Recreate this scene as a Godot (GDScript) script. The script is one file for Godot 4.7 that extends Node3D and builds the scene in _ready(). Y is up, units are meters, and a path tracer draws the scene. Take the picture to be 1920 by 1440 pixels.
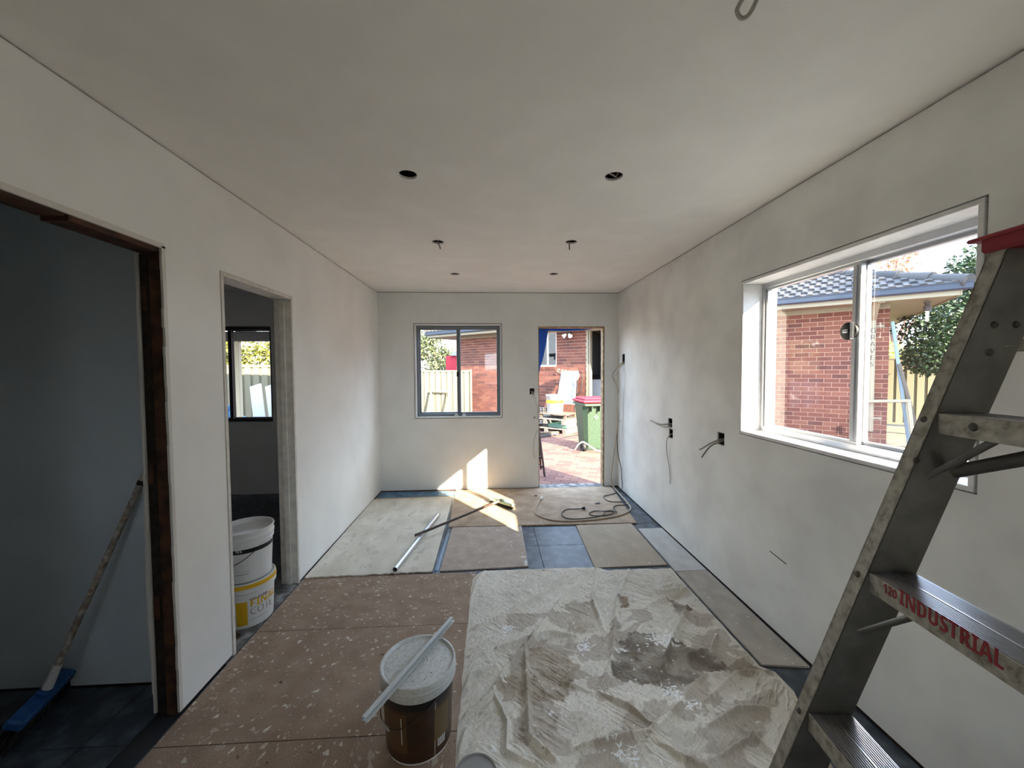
extends Node3D
# A half finished room: plaster walls, floor protection, step ladder, buckets; a brick house and yard outside.

const XL := -1.3415
const XR := 1.564
const ZB := -4.6806
const GY := -0.12

var used := {}
var M := {}
var rng := RandomNumberGenerator.new()

# ------------------------------------------------------------------ mesh builder
class MB:
	var v := PackedVector3Array()
	var n := PackedVector3Array()
	var u := PackedVector2Array()
	var i := PackedInt32Array()
	func vert(p: Vector3, nn: Vector3, uv := Vector2.ZERO) -> int:
		v.append(p); n.append(nn); u.append(uv)
		return v.size() - 1
	func tri(a: int, b: int, c: int) -> void:
		var g := (v[b] - v[a]).cross(v[c] - v[a])
		if g.dot(n[a] + n[b] + n[c]) > 0.0:
			i.append(a); i.append(c); i.append(b)
		else:
			i.append(a); i.append(b); i.append(c)
	func quad(a: Vector3, b: Vector3, c: Vector3, d: Vector3, out: Vector3, uv := []) -> void:
		var nn := (b - a).cross(c - a)
		if nn.length_squared() < 1e-14:
			nn = (c - a).cross(d - a)
		nn = nn.normalized()
		if nn.dot(out) < 0.0:
			nn = -nn
		var q := uv if uv.size() == 4 else [Vector2(0, 0), Vector2(1, 0), Vector2(1, 1), Vector2(0, 1)]
		var k := vert(a, nn, q[0])
		vert(b, nn, q[1]); vert(c, nn, q[2]); vert(d, nn, q[3])
		tri(k, k + 1, k + 2); tri(k, k + 2, k + 3)
	func face3(a: Vector3, b: Vector3, c: Vector3, out: Vector3) -> void:
		var nn := (b - a).cross(c - a).normalized()
		if nn.dot(out) < 0.0:
			nn = -nn
		var k := vert(a, nn)
		vert(b, nn); vert(c, nn)
		tri(k, k + 1, k + 2)
	func box(lo: Vector3, hi: Vector3, tr := Transform3D()) -> void:
		var c := []
		for k in 8:
			c.append(tr * Vector3(hi.x if k & 1 else lo.x, hi.y if k & 2 else lo.y, hi.z if k & 4 else lo.z))
		var b := tr.basis
		quad(c[1], c[3], c[7], c[5], b.x); quad(c[0], c[4], c[6], c[2], -b.x)
		quad(c[2], c[6], c[7], c[3], b.y); quad(c[0], c[1], c[5], c[4], -b.y)
		quad(c[4], c[5], c[7], c[6], b.z); quad(c[0], c[2], c[3], c[1], -b.z)
	func cbox(lo: Vector3, hi: Vector3, h: float, tr := Transform3D()) -> void:
		# box with chamfered edges
		var mid := (lo + hi) / 2.0
		var e := (hi - lo) / 2.0
		var s := [-1.0, 1.0]
		for ax in 3:
			var b1 := (ax + 1) % 3
			var b2 := (ax + 2) % 3
			for sg in s:
				var q := []
				for w in [[-1, -1], [1, -1], [1, 1], [-1, 1]]:
					var p := mid
					p[ax] += sg * e[ax]; p[b1] += w[0] * (e[b1] - h); p[b2] += w[1] * (e[b2] - h)
					q.append(tr * p)
				var o := Vector3.ZERO
				o[ax] = sg
				quad(q[0], q[1], q[2], q[3], tr.basis * o)
			for s1 in s:
				for s2 in s:
					var q := []
					for w in [[0, -1.0], [0, 1.0], [1, 1.0], [1, -1.0]]:
						var p := mid
						p[ax] += w[1] * (e[ax] - h)
						p[b1] += s1 * (e[b1] - (h if w[0] == 1 else 0.0))
						p[b2] += s2 * (e[b2] - (0.0 if w[0] == 1 else h))
						q.append(tr * p)
					var o := Vector3.ZERO
					o[b1] = s1; o[b2] = s2
					quad(q[0], q[1], q[2], q[3], tr.basis * o)
		for k in 8:
			var sg := Vector3(1 if k & 1 else -1, 1 if k & 2 else -1, 1 if k & 4 else -1)
			var q := []
			for ax in 3:
				var p := mid
				for j in 3:
					p[j] += sg[j] * (e[j] - (0.0 if j == ax else h))
				q.append(tr * p)
			face3(q[0], q[1], q[2], tr.basis * sg)
	func solid(lo: Vector3, hi: Vector3, cuts: Array) -> void:
		# a box with boxes taken out of it
		var g := [[], [], []]
		for ax in 3:
			var s := {lo[ax]: true, hi[ax]: true}
			for c in cuts:
				for t in [c[0][ax], c[1][ax]]:
					if t > lo[ax] and t < hi[ax]:
						s[t] = true
			g[ax] = s.keys()
			g[ax].sort()
		var cnt := [g[0].size() - 1, g[1].size() - 1, g[2].size() - 1]
		var full := {}
		for a in cnt[0]:
			for b in cnt[1]:
				for c in cnt[2]:
					var p := Vector3((g[0][a] + g[0][a + 1]) / 2, (g[1][b] + g[1][b + 1]) / 2, (g[2][c] + g[2][c + 1]) / 2)
					var ok := true
					for t in cuts:
						if p.x > t[0].x and p.x < t[1].x and p.y > t[0].y and p.y < t[1].y and p.z > t[0].z and p.z < t[1].z:
							ok = false
							break
					if ok:
						full[Vector3i(a, b, c)] = true
		for k in full:
			for ax in 3:
				for sg in [0, 1]:
					var o := Vector3i.ZERO
					o[ax] = 1 if sg else -1
					if full.has(k + o):
						continue
					var b1 := (ax + 1) % 3
					var b2 := (ax + 2) % 3
					var q := []
					for w in [[0, 0], [1, 0], [1, 1], [0, 1]]:
						var p := Vector3.ZERO
						p[ax] = g[ax][k[ax] + sg]
						p[b1] = g[b1][k[b1] + w[0]]
						p[b2] = g[b2][k[b2] + w[1]]
						q.append(p)
					quad(q[0], q[1], q[2], q[3], Vector3(o))
	func tube(path: Array, r, sides := 8, caps := true) -> void:
		var m := path.size()
		if m < 2:
			return
		var t0: Vector3 = (path[1] - path[0]).normalized()
		var up := Vector3.UP if absf(t0.y) < 0.9 else Vector3.RIGHT
		var x := t0.cross(up).normalized()
		var rings := []
		var len := 0.0
		for k in m:
			var t: Vector3 = (path[mini(k + 1, m - 1)] - path[maxi(k - 1, 0)]).normalized()
			x = (x - t * x.dot(t)).normalized()
			var y := t.cross(x)
			var rr: float = r[k] if r is Array else r
			if k > 0:
				len += path[k].distance_to(path[k - 1])
			var first := v.size()
			for j in sides + 1:
				var a := TAU * j / sides
				var d := x * cos(a) + y * sin(a)
				vert(path[k] + d * rr, d, Vector2(float(j) / sides, len))
			rings.append(first)
		for k in m - 1:
			for j in sides:
				var a: int = rings[k] + j
				var b: int = rings[k + 1] + j
				tri(a, a + 1, b + 1); tri(a, b + 1, b)
		if caps:
			for e in [0, m - 1]:
				var nn: Vector3 = (path[0] - path[1]).normalized() if e == 0 else (path[m - 1] - path[m - 2]).normalized()
				var c := vert(path[e], nn)
				var first := v.size()
				for j in sides + 1:
					vert(v[rings[e] + j], nn)
				for j in sides:
					tri(c, first + j, first + j + 1)
	func lathe(prof: Array, segs := 32, tr := Transform3D(), a0 := 0.0, a1 := TAU) -> void:
		# profile of (radius, height); crisp where it bends sharply
		var m := prof.size()
		var sn := []
		for k in m - 1:
			var d: Vector2 = prof[k + 1] - prof[k]
			sn.append(Vector2(d.y, -d.x).normalized())
		for k in m - 1:
			var na: Vector2 = sn[k]
			var nb: Vector2 = sn[k]
			if k > 0 and sn[k - 1].dot(sn[k]) > 0.75:
				na = (sn[k - 1] + sn[k]).normalized()
			if k < m - 2 and sn[k + 1].dot(sn[k]) > 0.75:
				nb = (sn[k + 1] + sn[k]).normalized()
			var f := v.size()
			for j in segs + 1:
				var t := float(j) / segs
				var a := lerpf(a0, a1, t)
				var dir := Vector3(sin(a), 0, cos(a))
				vert(tr * (dir * prof[k].x + Vector3.UP * prof[k].y), (tr.basis * (dir * na.x + Vector3.UP * na.y)).normalized(), Vector2(t, float(k) / (m - 1)))
				vert(tr * (dir * prof[k + 1].x + Vector3.UP * prof[k + 1].y), (tr.basis * (dir * nb.x + Vector3.UP * nb.y)).normalized(), Vector2(t, float(k + 1) / (m - 1)))
			for j in segs:
				var b := f + j * 2
				tri(b, b + 1, b + 3); tri(b, b + 3, b + 2)
	func prism(poly: PackedVector2Array, h: float, tr := Transform3D(), uvr := Rect2(0, 0, 1, 1)) -> void:
		# polygon in local XZ (x, y -> x, z), from y = 0 to y = h
		var tris := Geometry2D.triangulate_polygon(poly)
		for side in [0, 1]:
			var f := v.size()
			var nn := (tr.basis.y if side else -tr.basis.y).normalized()
			for p in poly:
				vert(tr * Vector3(p.x, h if side else 0.0, p.y), nn, (p - uvr.position) / uvr.size)
			for k in range(0, tris.size(), 3):
				tri(f + tris[k], f + tris[k + 1], f + tris[k + 2])
		var cw := Geometry2D.is_polygon_clockwise(poly)
		for k in poly.size():
			var a := poly[k]
			var b := poly[(k + 1) % poly.size()]
			var d := b - a
			var o := Vector3(d.y, 0, -d.x) if not cw else Vector3(-d.y, 0, d.x)
			var ua := (a - uvr.position) / uvr.size
			var ub := (b - uvr.position) / uvr.size
			quad(tr * Vector3(a.x, 0, a.y), tr * Vector3(b.x, 0, b.y), tr * Vector3(b.x, h, b.y), tr * Vector3(a.x, h, a.y), tr.basis * o, [ua, ub, ub, ua])
	func mesh() -> ArrayMesh:
		var a := []
		a.resize(Mesh.ARRAY_MAX)
		a[Mesh.ARRAY_VERTEX] = v; a[Mesh.ARRAY_NORMAL] = n; a[Mesh.ARRAY_TEX_UV] = u; a[Mesh.ARRAY_INDEX] = i
		var m := ArrayMesh.new()
		m.add_surface_from_arrays(Mesh.PRIMITIVE_TRIANGLES, a)
		return m

# ------------------------------------------------------------------ nodes
func numbered(called: String) -> String:
	var k: int = used.get(called, -1) + 1
	used[called] = k
	return called if k == 0 else "%s_%03d" % [called, k]

func tag(o: Node, label: String, category := "", group := "", kind := "") -> Node:
	o.set_meta("label", label)
	if category: o.set_meta("category", category)
	if group: o.set_meta("group", group)
	if kind: o.set_meta("kind", kind)
	return o

func thing(called: String, label: String, category: String, at := Vector3.ZERO, group := "", basis := Basis()) -> Node3D:
	var o := Node3D.new()
	o.name = numbered(called)
	add_child(o, true)
	o.transform = Transform3D(basis, at)
	tag(o, label, category, group)
	return o

func part(parent: Node, called: String, shape, mat: Material, label := "") -> MeshInstance3D:
	var o := MeshInstance3D.new()
	o.name = called
	o.mesh = shape.mesh() if shape is MB else shape
	o.material_override = mat
	o.cast_shadow = GeometryInstance3D.SHADOW_CASTING_SETTING_ON
	parent.add_child(o, true)
	if label: o.set_meta("label", label)
	return o

func wpart(parent: Node3D, called: String, shape, mat: Material, label := "") -> MeshInstance3D:
	# a part whose shape is given in the room's coordinates
	var o := part(parent, called, shape, mat, label)
	o.transform = parent.transform.affine_inverse()
	return o

func single(called: String, shape, mat: Material, label: String, category: String, group := "", at := Vector3.ZERO) -> MeshInstance3D:
	var o := part(self, numbered(called), shape, mat)
	o.position = at
	tag(o, label, category, group)
	return o

func struct(called: String, shape, mat: Material, label := "", parent: Node = self) -> MeshInstance3D:
	var o := part(parent, numbered(called) if parent == self else called, shape, mat)
	if parent == self:
		o.set_meta("kind", "structure")
		if label: o.set_meta("label", label)
	return o

func smooth_path(pts: Array, per := 8) -> Array:
	var out := []
	var m := pts.size()
	for k in m - 1:
		var a: Vector3 = pts[maxi(k - 1, 0)]
		var d: Vector3 = pts[mini(k + 2, m - 1)]
		for j in per:
			out.append(pts[k].cubic_interpolate(pts[k + 1], a, d, float(j) / per))
	out.append(pts[m - 1])
	return out

# ------------------------------------------------------------------ materials
func plain(c: Color, rough := 0.8, metal := 0.0, spec := 0.5) -> StandardMaterial3D:
	var m := StandardMaterial3D.new()
	m.albedo_color = c
	m.roughness = rough
	m.metallic = metal
	m.metallic_specular = spec
	return m

func noise_tex(stops: Array, freq: float, sd: int, size := 512, kind := FastNoiseLite.TYPE_SIMPLEX_SMOOTH, oct := 4) -> NoiseTexture2D:
	var nz := FastNoiseLite.new()
	nz.noise_type = kind
	nz.seed = sd
	nz.frequency = freq
	nz.fractal_octaves = oct
	var t := NoiseTexture2D.new()
	t.width = size; t.height = size
	t.seamless = true
	t.noise = nz
	var g := Gradient.new()
	g.offsets = PackedFloat32Array(stops.map(func(s): return s[0]))
	g.colors = PackedColorArray(stops.map(func(s): return s[1]))
	t.color_ramp = g
	return t

func grainy(stops: Array, freq: float, sd: int, scale := 1.0, rough := 0.8, bump := 0.0, oct := 4, spec := 0.5) -> StandardMaterial3D:
	# world-mapped noise of a few tones
	var m := plain(Color.WHITE, rough, 0.0, spec)
	m.albedo_texture = noise_tex(stops, freq, sd, 512, FastNoiseLite.TYPE_SIMPLEX_SMOOTH, oct)
	m.uv1_triplanar = true
	m.uv1_world_triplanar = true
	m.uv1_scale = Vector3.ONE * scale
	if bump > 0.0:
		m.heightmap_enabled = true
		m.heightmap_texture = noise_tex([[0.0, Color.BLACK], [1.0, Color.WHITE]], freq * 2.0, sd + 7, 512)
		m.heightmap_scale = bump
	return m

func glass() -> StandardMaterial3D:
	var m := plain(Color(1, 1, 1, 0.004), 0.02)
	m.transparency = BaseMaterial3D.TRANSPARENCY_ALPHA
	m.cull_mode = BaseMaterial3D.CULL_DISABLED
	return m

func rgb(r: int, g: int, b: int) -> Color:
	return Color8(r, g, b)

func spot_image(w: int, h: int, low: Color, high: Color, freq: float, sd: int, grain: float) -> Image:
	# two tones mixed by coarse noise, with fine grain
	var a := FastNoiseLite.new()
	a.seed = sd; a.frequency = freq; a.fractal_octaves = 5
	var b := FastNoiseLite.new()
	b.seed = sd + 3; b.frequency = 0.22; b.fractal_octaves = 2
	var ia := a.get_image(w, h).get_data()
	var ib := b.get_image(w, h).get_data()
	var out := PackedByteArray()
	out.resize(w * h * 3)
	var lr := low.r8; var lg := low.g8; var lb := low.b8
	var dr := high.r8 - lr; var dg := high.g8 - lg; var db := high.b8 - lb
	for k in w * h:
		var t := ia[k] / 255.0
		var g := (ib[k] - 128) * grain
		out[k * 3] = clampi(int(lr + dr * t + g), 0, 255)
		out[k * 3 + 1] = clampi(int(lg + dg * t + g), 0, 255)
		out[k * 3 + 2] = clampi(int(lb + db * t + g), 0, 255)
	return Image.create_from_data(w, h, false, Image.FORMAT_RGB8, out)

func speck(im: Image, x: float, y: float, rx: float, ry: float, turn: float, c: Color, r: RandomNumberGenerator) -> void:
	# one drop or smear with an uneven edge
	var big := maxf(rx, ry) * 1.3
	var ph := r.randf() * TAU
	var cs := cos(turn)
	var sn := sin(turn)
	for py in range(maxi(0, int(y - big)), mini(im.get_height(), int(y + big) + 2)):
		for px in range(maxi(0, int(x - big)), mini(im.get_width(), int(x + big) + 2)):
			var dx := px - x
			var dy := py - y
			var ex := (dx * cs + dy * sn) / rx
			var ey := (-dx * sn + dy * cs) / ry
			var an := atan2(ey, ex)
			var lim := 1.0 + 0.22 * sin(an * 3.0 + ph) + 0.12 * sin(an * 7.0 + ph * 2.0)
			if ex * ex + ey * ey < lim * lim:
				im.set_pixel(px, py, im.get_pixel(px, py).lerp(c, c.a))

func spatter(im: Image, count: int, lo: float, hi: float, c: Color, sd: int) -> void:
	var r := RandomNumberGenerator.new()
	r.seed = sd
	var w := im.get_width()
	var h := im.get_height()
	for k in count:
		var s := lo + (hi - lo) * pow(r.randf(), 3.0)
		var cc := c
		cc.a = r.randf_range(0.55, 1.0) * c.a
		speck(im, r.randf() * w, r.randf() * h, s * r.randf_range(0.7, 1.8), s * r.randf_range(0.5, 1.0), r.randf() * PI, cc, r)

func image_mat(im: Image, rough := 0.8, bump := 0.0) -> StandardMaterial3D:
	var m := plain(Color.WHITE, rough)
	m.albedo_texture = ImageTexture.create_from_image(im)
	if bump > 0.0:
		m.heightmap_enabled = true
		m.heightmap_texture = m.albedo_texture
		m.heightmap_scale = bump
	return m

# ------------------------------------------------------------------ scene
func _ready() -> void:
	rng.seed = 20240611
	camera_and_sky()
	make_materials()
	room_shell()
	windows()
	openings()
	floor_covering()
	ladder()
	buckets()
	brooms_and_tube()
	wires()
	house()
	yard()
	yard_things()
	greenery()

func camera_and_sky() -> void:
	var cam := Camera3D.new()
	cam.name = "camera"
	cam.fov = 89.873
	cam.near = 0.05
	cam.far = 200.0
	cam.transform = Transform3D(Basis(Vector3(0.998517, -0.006095, 0.054099), Vector3(0.008118, 0.999273, -0.037253), Vector3(-0.053833, 0.037637, 0.997840)).orthonormalized(), Vector3(0, 1.4703, 0))
	add_child(cam)
	cam.current = true
	var env := Environment.new()
	env.tonemap_mode = Environment.TONE_MAPPER_LINEAR
	env.tonemap_exposure = 3.4
	env.background_mode = Environment.BG_SKY
	env.sdfgi_enabled = true
	env.ssao_enabled = true
	env.ssil_enabled = true
	var sm := ProceduralSkyMaterial.new()
	sm.sky_top_color = Color(0.63, 0.75, 0.89)
	sm.sky_horizon_color = Color(0.88, 0.92, 0.96)
	sm.sky_curve = 0.18
	sm.ground_bottom_color = Color(0.42, 0.36, 0.31)
	sm.ground_horizon_color = Color(0.62, 0.60, 0.56)
	sm.sky_energy_multiplier = 1.0
	sm.ground_energy_multiplier = 1.0
	sm.energy_multiplier = SKY
	sm.sky_cover = clouds()
	sm.sky_cover_modulate = Color(1, 1, 1, 0.55)
	sm.sun_angle_max = 1.0
	var sky := Sky.new()
	sky.sky_material = sm
	env.sky = sky
	var we := WorldEnvironment.new()
	we.name = "environment"
	we.environment = env
	add_child(we)
	var sun := DirectionalLight3D.new()
	sun.name = "sun"
	sun.light_color = Color(1.0, 0.93, 0.82)
	sun.light_energy = SUN
	sun.light_angular_distance = 0.55
	sun.shadow_enabled = true
	add_child(sun)
	sun.look_at_from_position(Vector3(10, 8, 14.5), Vector3.ZERO, Vector3.UP)

const SKY := 2.6
const SUN := 3.6

func clouds() -> ImageTexture:
	# thin streaky cloud over the whole sky
	var nz := FastNoiseLite.new()
	nz.seed = 5
	nz.frequency = 0.012
	nz.fractal_octaves = 5
	var w := 1024
	var h := 512
	var im := Image.create(w, h, false, Image.FORMAT_RGBA8)
	for y in h:
		for x in w:
			var a := TAU * x / w
			var e := PI * (0.5 - float(y) / h)
			var d := Vector3(cos(a) * cos(e), sin(e) * 2.2, sin(a) * cos(e)) * 60.0
			var t := clampf(nz.get_noise_3dv(d) * 1.4 + 0.25, 0.0, 1.0)
			im.set_pixel(x, y, Color(1, 1, 1, t * 0.8))
	return ImageTexture.create_from_image(im)

func make_materials() -> void:
	M.wall = grainy([[0.25, rgb(240, 241, 237)], [0.5, rgb(244, 245, 241)], [0.72, rgb(246, 247, 243)]], 0.008, 11, 0.4, 0.62)
	M.cool = grainy([[0.3, rgb(206, 217, 222)], [0.7, rgb(212, 223, 228)]], 0.01, 19, 0.4, 0.7)  # white of the side room, with its bluish light tinted into the colour
	M.ceiling = grainy([[0.3, rgb(244, 243, 236)], [0.7, rgb(248, 247, 240)]], 0.01, 13, 0.5, 0.75)
	M.patchy = grainy([[0.2, rgb(232, 232, 228)], [0.42, rgb(238, 239, 234)], [0.6, rgb(242, 243, 238)], [0.8, rgb(246, 247, 242)]], 0.008, 17, 0.45, 0.6)
	M.trim = grainy([[0.3, rgb(232, 232, 230)], [0.7, rgb(240, 240, 238)]], 0.03, 29, 0.8, 0.5)
	M.liner = grainy([[0.25, rgb(216, 212, 202)], [0.7, rgb(232, 228, 218)]], 0.03, 31, 0.8, 0.6)
	M.tile = grainy([[0.25, rgb(56, 63, 70)], [0.5, rgb(68, 76, 84)], [0.78, rgb(92, 101, 110)]], 0.02, 37, 0.8, 0.42)
	M.grout = plain(rgb(44, 48, 52), 0.9)
	M.concrete = grainy([[0.25, rgb(88, 88, 86)], [0.55, rgb(122, 122, 120)], [0.8, rgb(160, 160, 158)]], 0.02, 41, 0.9, 0.85)
	M.alu = plain(rgb(196, 199, 203), 0.38, 0.85)
	M.alu_grey = plain(rgb(128, 136, 142), 0.45, 0.5)
	M.darkframe = plain(rgb(34, 35, 37), 0.5)
	M.black = plain(rgb(18, 18, 19), 0.6)
	M.glass = glass()
	M.timber = grainy([[0.25, rgb(50, 32, 21)], [0.5, rgb(74, 47, 30)], [0.75, rgb(90, 58, 37)]], 0.012, 43, 1.2, 0.8)
	M.timber_dark = grainy([[0.3, rgb(30, 25, 21)], [0.7, rgb(52, 42, 34)]], 0.03, 47, 1.2, 0.85)
	M.pine = grainy([[0.25, rgb(150, 128, 98)], [0.7, rgb(188, 164, 128)]], 0.02, 53, 1.2, 0.8)
	M.gyp = plain(rgb(222, 220, 212), 0.9)
	M.cream = plain(rgb(132, 126, 106), 0.55)
	M.white = plain(rgb(236, 236, 232), 0.5)
	M.whiteplastic = plain(rgb(226, 227, 224), 0.35)
	M.cable = plain(rgb(206, 204, 196), 0.5)
	M.cable_dark = plain(rgb(62, 60, 58), 0.5)
	M.cable_tan = plain(rgb(186, 168, 146), 0.55)

func lo_hi(a: Vector3, b: Vector3) -> Array:
	return [Vector3(minf(a.x, b.x), minf(a.y, b.y), minf(a.z, b.z)), Vector3(maxf(a.x, b.x), maxf(a.y, b.y), maxf(a.z, b.z))]

func room_shell() -> void:
	var z2 := 3.2
	# ceiling with six round downlight cut-outs
	var holes := [Vector3(-0.388, 0, -1.894), Vector3(0.6, 0, -1.868), Vector3(-0.38, 0, -2.863), Vector3(0.593, 0, -2.828), Vector3(-0.344, 0, -3.802), Vector3(0.618, 0, -3.774)]
	var c := MB.new()
	var cuts := []
	for h in holes:
		cuts.append([Vector3(h.x - 0.06, 2.3, h.z - 0.06), Vector3(h.x + 0.06, 2.5, h.z + 0.06)])
	c.solid(Vector3(-4.7, 2.4, ZB - 0.1), Vector3(XR + 0.19, 2.411, z2 + 0.1), cuts)
	for h in holes:
		var sg := 32
		for k in sg:
			var a0 := TAU * k / sg
			var a1 := TAU * (k + 1) / sg
			var pts := []
			for a in [a0, a1]:
				var d := Vector2(cos(a), sin(a))
				var e := d * (0.0601 / maxf(absf(d.x), absf(d.y)))
				pts.append([d * 0.043, e])
			for y in [2.4, 2.411]:
				c.quad(Vector3(h.x + pts[0][0].x, y, h.z + pts[0][0].y), Vector3(h.x + pts[1][0].x, y, h.z + pts[1][0].y), Vector3(h.x + pts[1][1].x, y, h.z + pts[1][1].y), Vector3(h.x + pts[0][1].x, y, h.z + pts[0][1].y), Vector3(0, -1 if y == 2.4 else 1, 0))
			c.quad(Vector3(h.x + pts[0][0].x, 2.4, h.z + pts[0][0].y), Vector3(h.x + pts[1][0].x, 2.4, h.z + pts[1][0].y), Vector3(h.x + pts[1][0].x, 2.411, h.z + pts[1][0].y), Vector3(h.x + pts[0][0].x, 2.411, h.z + pts[0][0].y), Vector3(-pts[0][0].x, 0, -pts[0][0].y))
	struct("ceiling", c, M.ceiling, "flat white plasterboard ceiling with round downlight cut-outs")
	var roof := MB.new()
	roof.box(Vector3(-5.0, 2.62, ZB - 0.4), Vector3(XR + 0.5, 2.72, z2 + 0.5))
	roof.box(Vector3(-4.7, 2.411, ZB - 0.11), Vector3(XR + 0.2, 2.62, ZB - 0.02))
	roof.box(Vector3(XR + 0.12, 2.411, ZB - 0.02), Vector3(XR + 0.2, 2.62, z2 + 0.2))
	roof.box(Vector3(-4.7, 2.411, z2 + 0.1), Vector3(XR + 0.12, 2.62, z2 + 0.2))
	roof.box(Vector3(-4.8, 2.411, ZB - 0.11), Vector3(-4.7, 2.62, z2 + 0.2))
	struct("roof", roof, M.timber_dark, "dark roof boarding over the ceiling")
	# walls; a 6 mm shaded gap runs under the ceiling
	var top := 2.394
	var wl := MB.new()
	wl.solid(Vector3(XL - 0.11, 0.012, ZB), Vector3(XL, top, z2), [
		[Vector3(-2, -1, -1.685), Vector3(-1, 1.995, -0.30)],
		[Vector3(-2, -1, -2.702), Vector3(-1, 1.972, -2.005)]])
	struct("wall_left", wl, M.wall, "white plaster wall with two door openings")
	var wr := MB.new()
	wr.solid(Vector3(XR, 0.012, ZB), Vector3(XR + 0.2, top, z2), [
		[Vector3(1, 1.056, -2.341), Vector3(2, 2.012, -1.146)],
		[Vector3(1, 1.527, -4.53), Vector3(XR + 0.05, 1.647, -4.438)],
		[Vector3(1, 0.955, -3.318), Vector3(XR + 0.05, 1.035, -3.242)],
		[Vector3(1, 0.862, -3.305), Vector3(XR + 0.05, 0.942, -3.230)],
		[Vector3(1, 0.945, -2.575), Vector3(XR + 0.05, 1.032, -2.495)]])
	var wrn := struct("wall_right", wr, M.patchy, "white skimmed plaster wall with window and cable cut-outs")
	var go := MB.new()
	go.cbox(Vector3(XR - 0.0006, -0.003, -0.062), Vector3(XR + 0.002, 0.003, 0.062), 0.0005, Transform3D(Basis(Vector3.RIGHT, 0.10), Vector3(0, 0.43, -1.995)))
	part(wrn, "gouge", go, plain(rgb(70, 66, 60), 0.9))
	var wb := MB.new()
	wb.solid(Vector3(-4.7, 0.012, ZB - 0.11), Vector3(XR + 0.2, top, ZB), [
		[Vector3(-0.924, 0.881, -5), Vector3(0.134, 2.030, -4)],
		[Vector3(0.575, -1, -5), Vector3(1.398, 1.992, -4)],
		[Vector3(-3.56, 0.868, -5), Vector3(-2.575, 1.998, -4)],
		[Vector3(0.468, 1.165, ZB - 0.05), Vector3(0.525, 1.238, -4)],
		[Vector3(0.512, 0.870, ZB - 0.05), Vector3(0.532, 0.890, -4)]])
	struct("wall_back", wb, M.wall, "white plaster end wall with window and doorway")
	var cav := MB.new()
	cav.solid(Vector3(XL, top, ZB - 0.02), Vector3(XR + 0.02, 2.4, z2 + 0.02), [[Vector3(XL + 0.0, 2, ZB), Vector3(XR, 3, z2)]])
	# behind the camera: wall with a small unseen opening added to brighten the room
	var wf := MB.new()
	wf.solid(Vector3(-4.7, GY, z2), Vector3(XR + 0.2, 2.62, z2 + 0.1), [[Vector3(-0.2, 1.0, 3), Vector3(0.2, 2.0, 4)]])
	struct("wall_front", wf, M.wall, "plaster wall behind the camera, opening added for light ")
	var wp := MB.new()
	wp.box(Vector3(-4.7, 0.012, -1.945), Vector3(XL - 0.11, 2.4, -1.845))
	struct("wall_partition", wp, M.cool, "white wall of the unlit side room, bluish light tinted into its colour")
	var wo := MB.new()
	wo.solid(Vector3(-4.8, GY, ZB - 0.11), Vector3(-4.7, 2.62, z2 + 0.1), [[Vector3(-5, 1.25, -0.35), Vector3(-4, 1.67, 0.1)]])
	struct("wall_outer", wo, M.wall, "outer wall of the side rooms")
	# base board of the dark room: walls get a lining of its own paint
	var dk := MB.new()
	dk.solid(Vector3(-4.7, 0.012, ZB), Vector3(-2.0, 2.4, ZB + 0.011), [[Vector3(-3.56, 0.868, -5), Vector3(-2.575, 1.998, -4)]])
	dk.box(Vector3(-2.0, 0.012, ZB), Vector3(XL - 0.11, 2.4, ZB + 0.011))
	dk.box(Vector3(-4.7, 0.012, ZB + 0.011), Vector3(-4.689, 2.4, -1.945))
	dk.box(Vector3(-4.689, 0.012, -1.956), Vector3(XL - 0.11, 2.4, -1.945))
	dk.box(Vector3(-4.689, 2.389, ZB + 0.011), Vector3(XL - 0.11, 2.4, -1.956))
	struct("wall_dark_room", dk, M.wall, "plaster lining of the unlit room")
	# slab and tiles
	var sl := MB.new()
	sl.box(Vector3(-4.8, -0.5, ZB - 0.11), Vector3(XR + 0.2, -0.0095, z2 + 0.1))
	var fl := struct("floor", sl, M.grout, "slate grey floor tiles with thin grout lines")
	var areas := [Rect2(XL, ZB, XR - XL, 3.2 - ZB), Rect2(-4.7, -1.845, 4.7 + XL - 0.11, 5.0), Rect2(-4.689, ZB + 0.011, 4.689 - 1.801, 2.71), Rect2(-1.80, ZB + 0.011, 1.80 + XL - 0.11, 1.85)]
	var shapes := {}
	for ar in areas:
		var x := 0.38 - 0.4 * 14
		while x < 2.0:
			var z := -3.143 - 0.4 * 5
			while z < 3.4:
				var r := Rect2(x + 0.0015, z + 0.0015, 0.397, 0.397).intersection(ar)
				if r.size.x > 0.02 and r.size.y > 0.02:
					var key := "%.3f %.3f" % [r.size.x, r.size.y]
					if not shapes.has(key):
						var mb := MB.new()
						mb.cbox(Vector3(0, -0.0095, 0), Vector3(r.size.x, 0.0, r.size.y), 0.0012)
						shapes[key] = mb.mesh()
					var t := part(fl, "tile", shapes[key], M.tile)
					t.position = Vector3(r.position.x, 0, r.position.y)
				z += 0.4
			x += 0.4
	var df := MB.new()
	df.box(Vector3(-1.80, -0.0095, -2.80), Vector3(XL - 0.001, 0.0, -1.956))
	struct("floor", df, M.concrete, "bare stained concrete patch at the narrow doorway")
	# threshold of the back doorway
	var th := MB.new()
	th.cbox(Vector3(0.577, -0.0095, ZB - 0.15), Vector3(1.396, 0.006, ZB - 0.001), 0.003)
	struct("trim_sill", th, M.concrete, "grey dusty door sill of the back doorway")
	# dark shadow gap behind the wall tops and feet
	var gp := MB.new()
	gp.box(Vector3(XL - 0.11, top, ZB - 0.1), Vector3(XL - 0.012, 2.4, z2))
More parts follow.
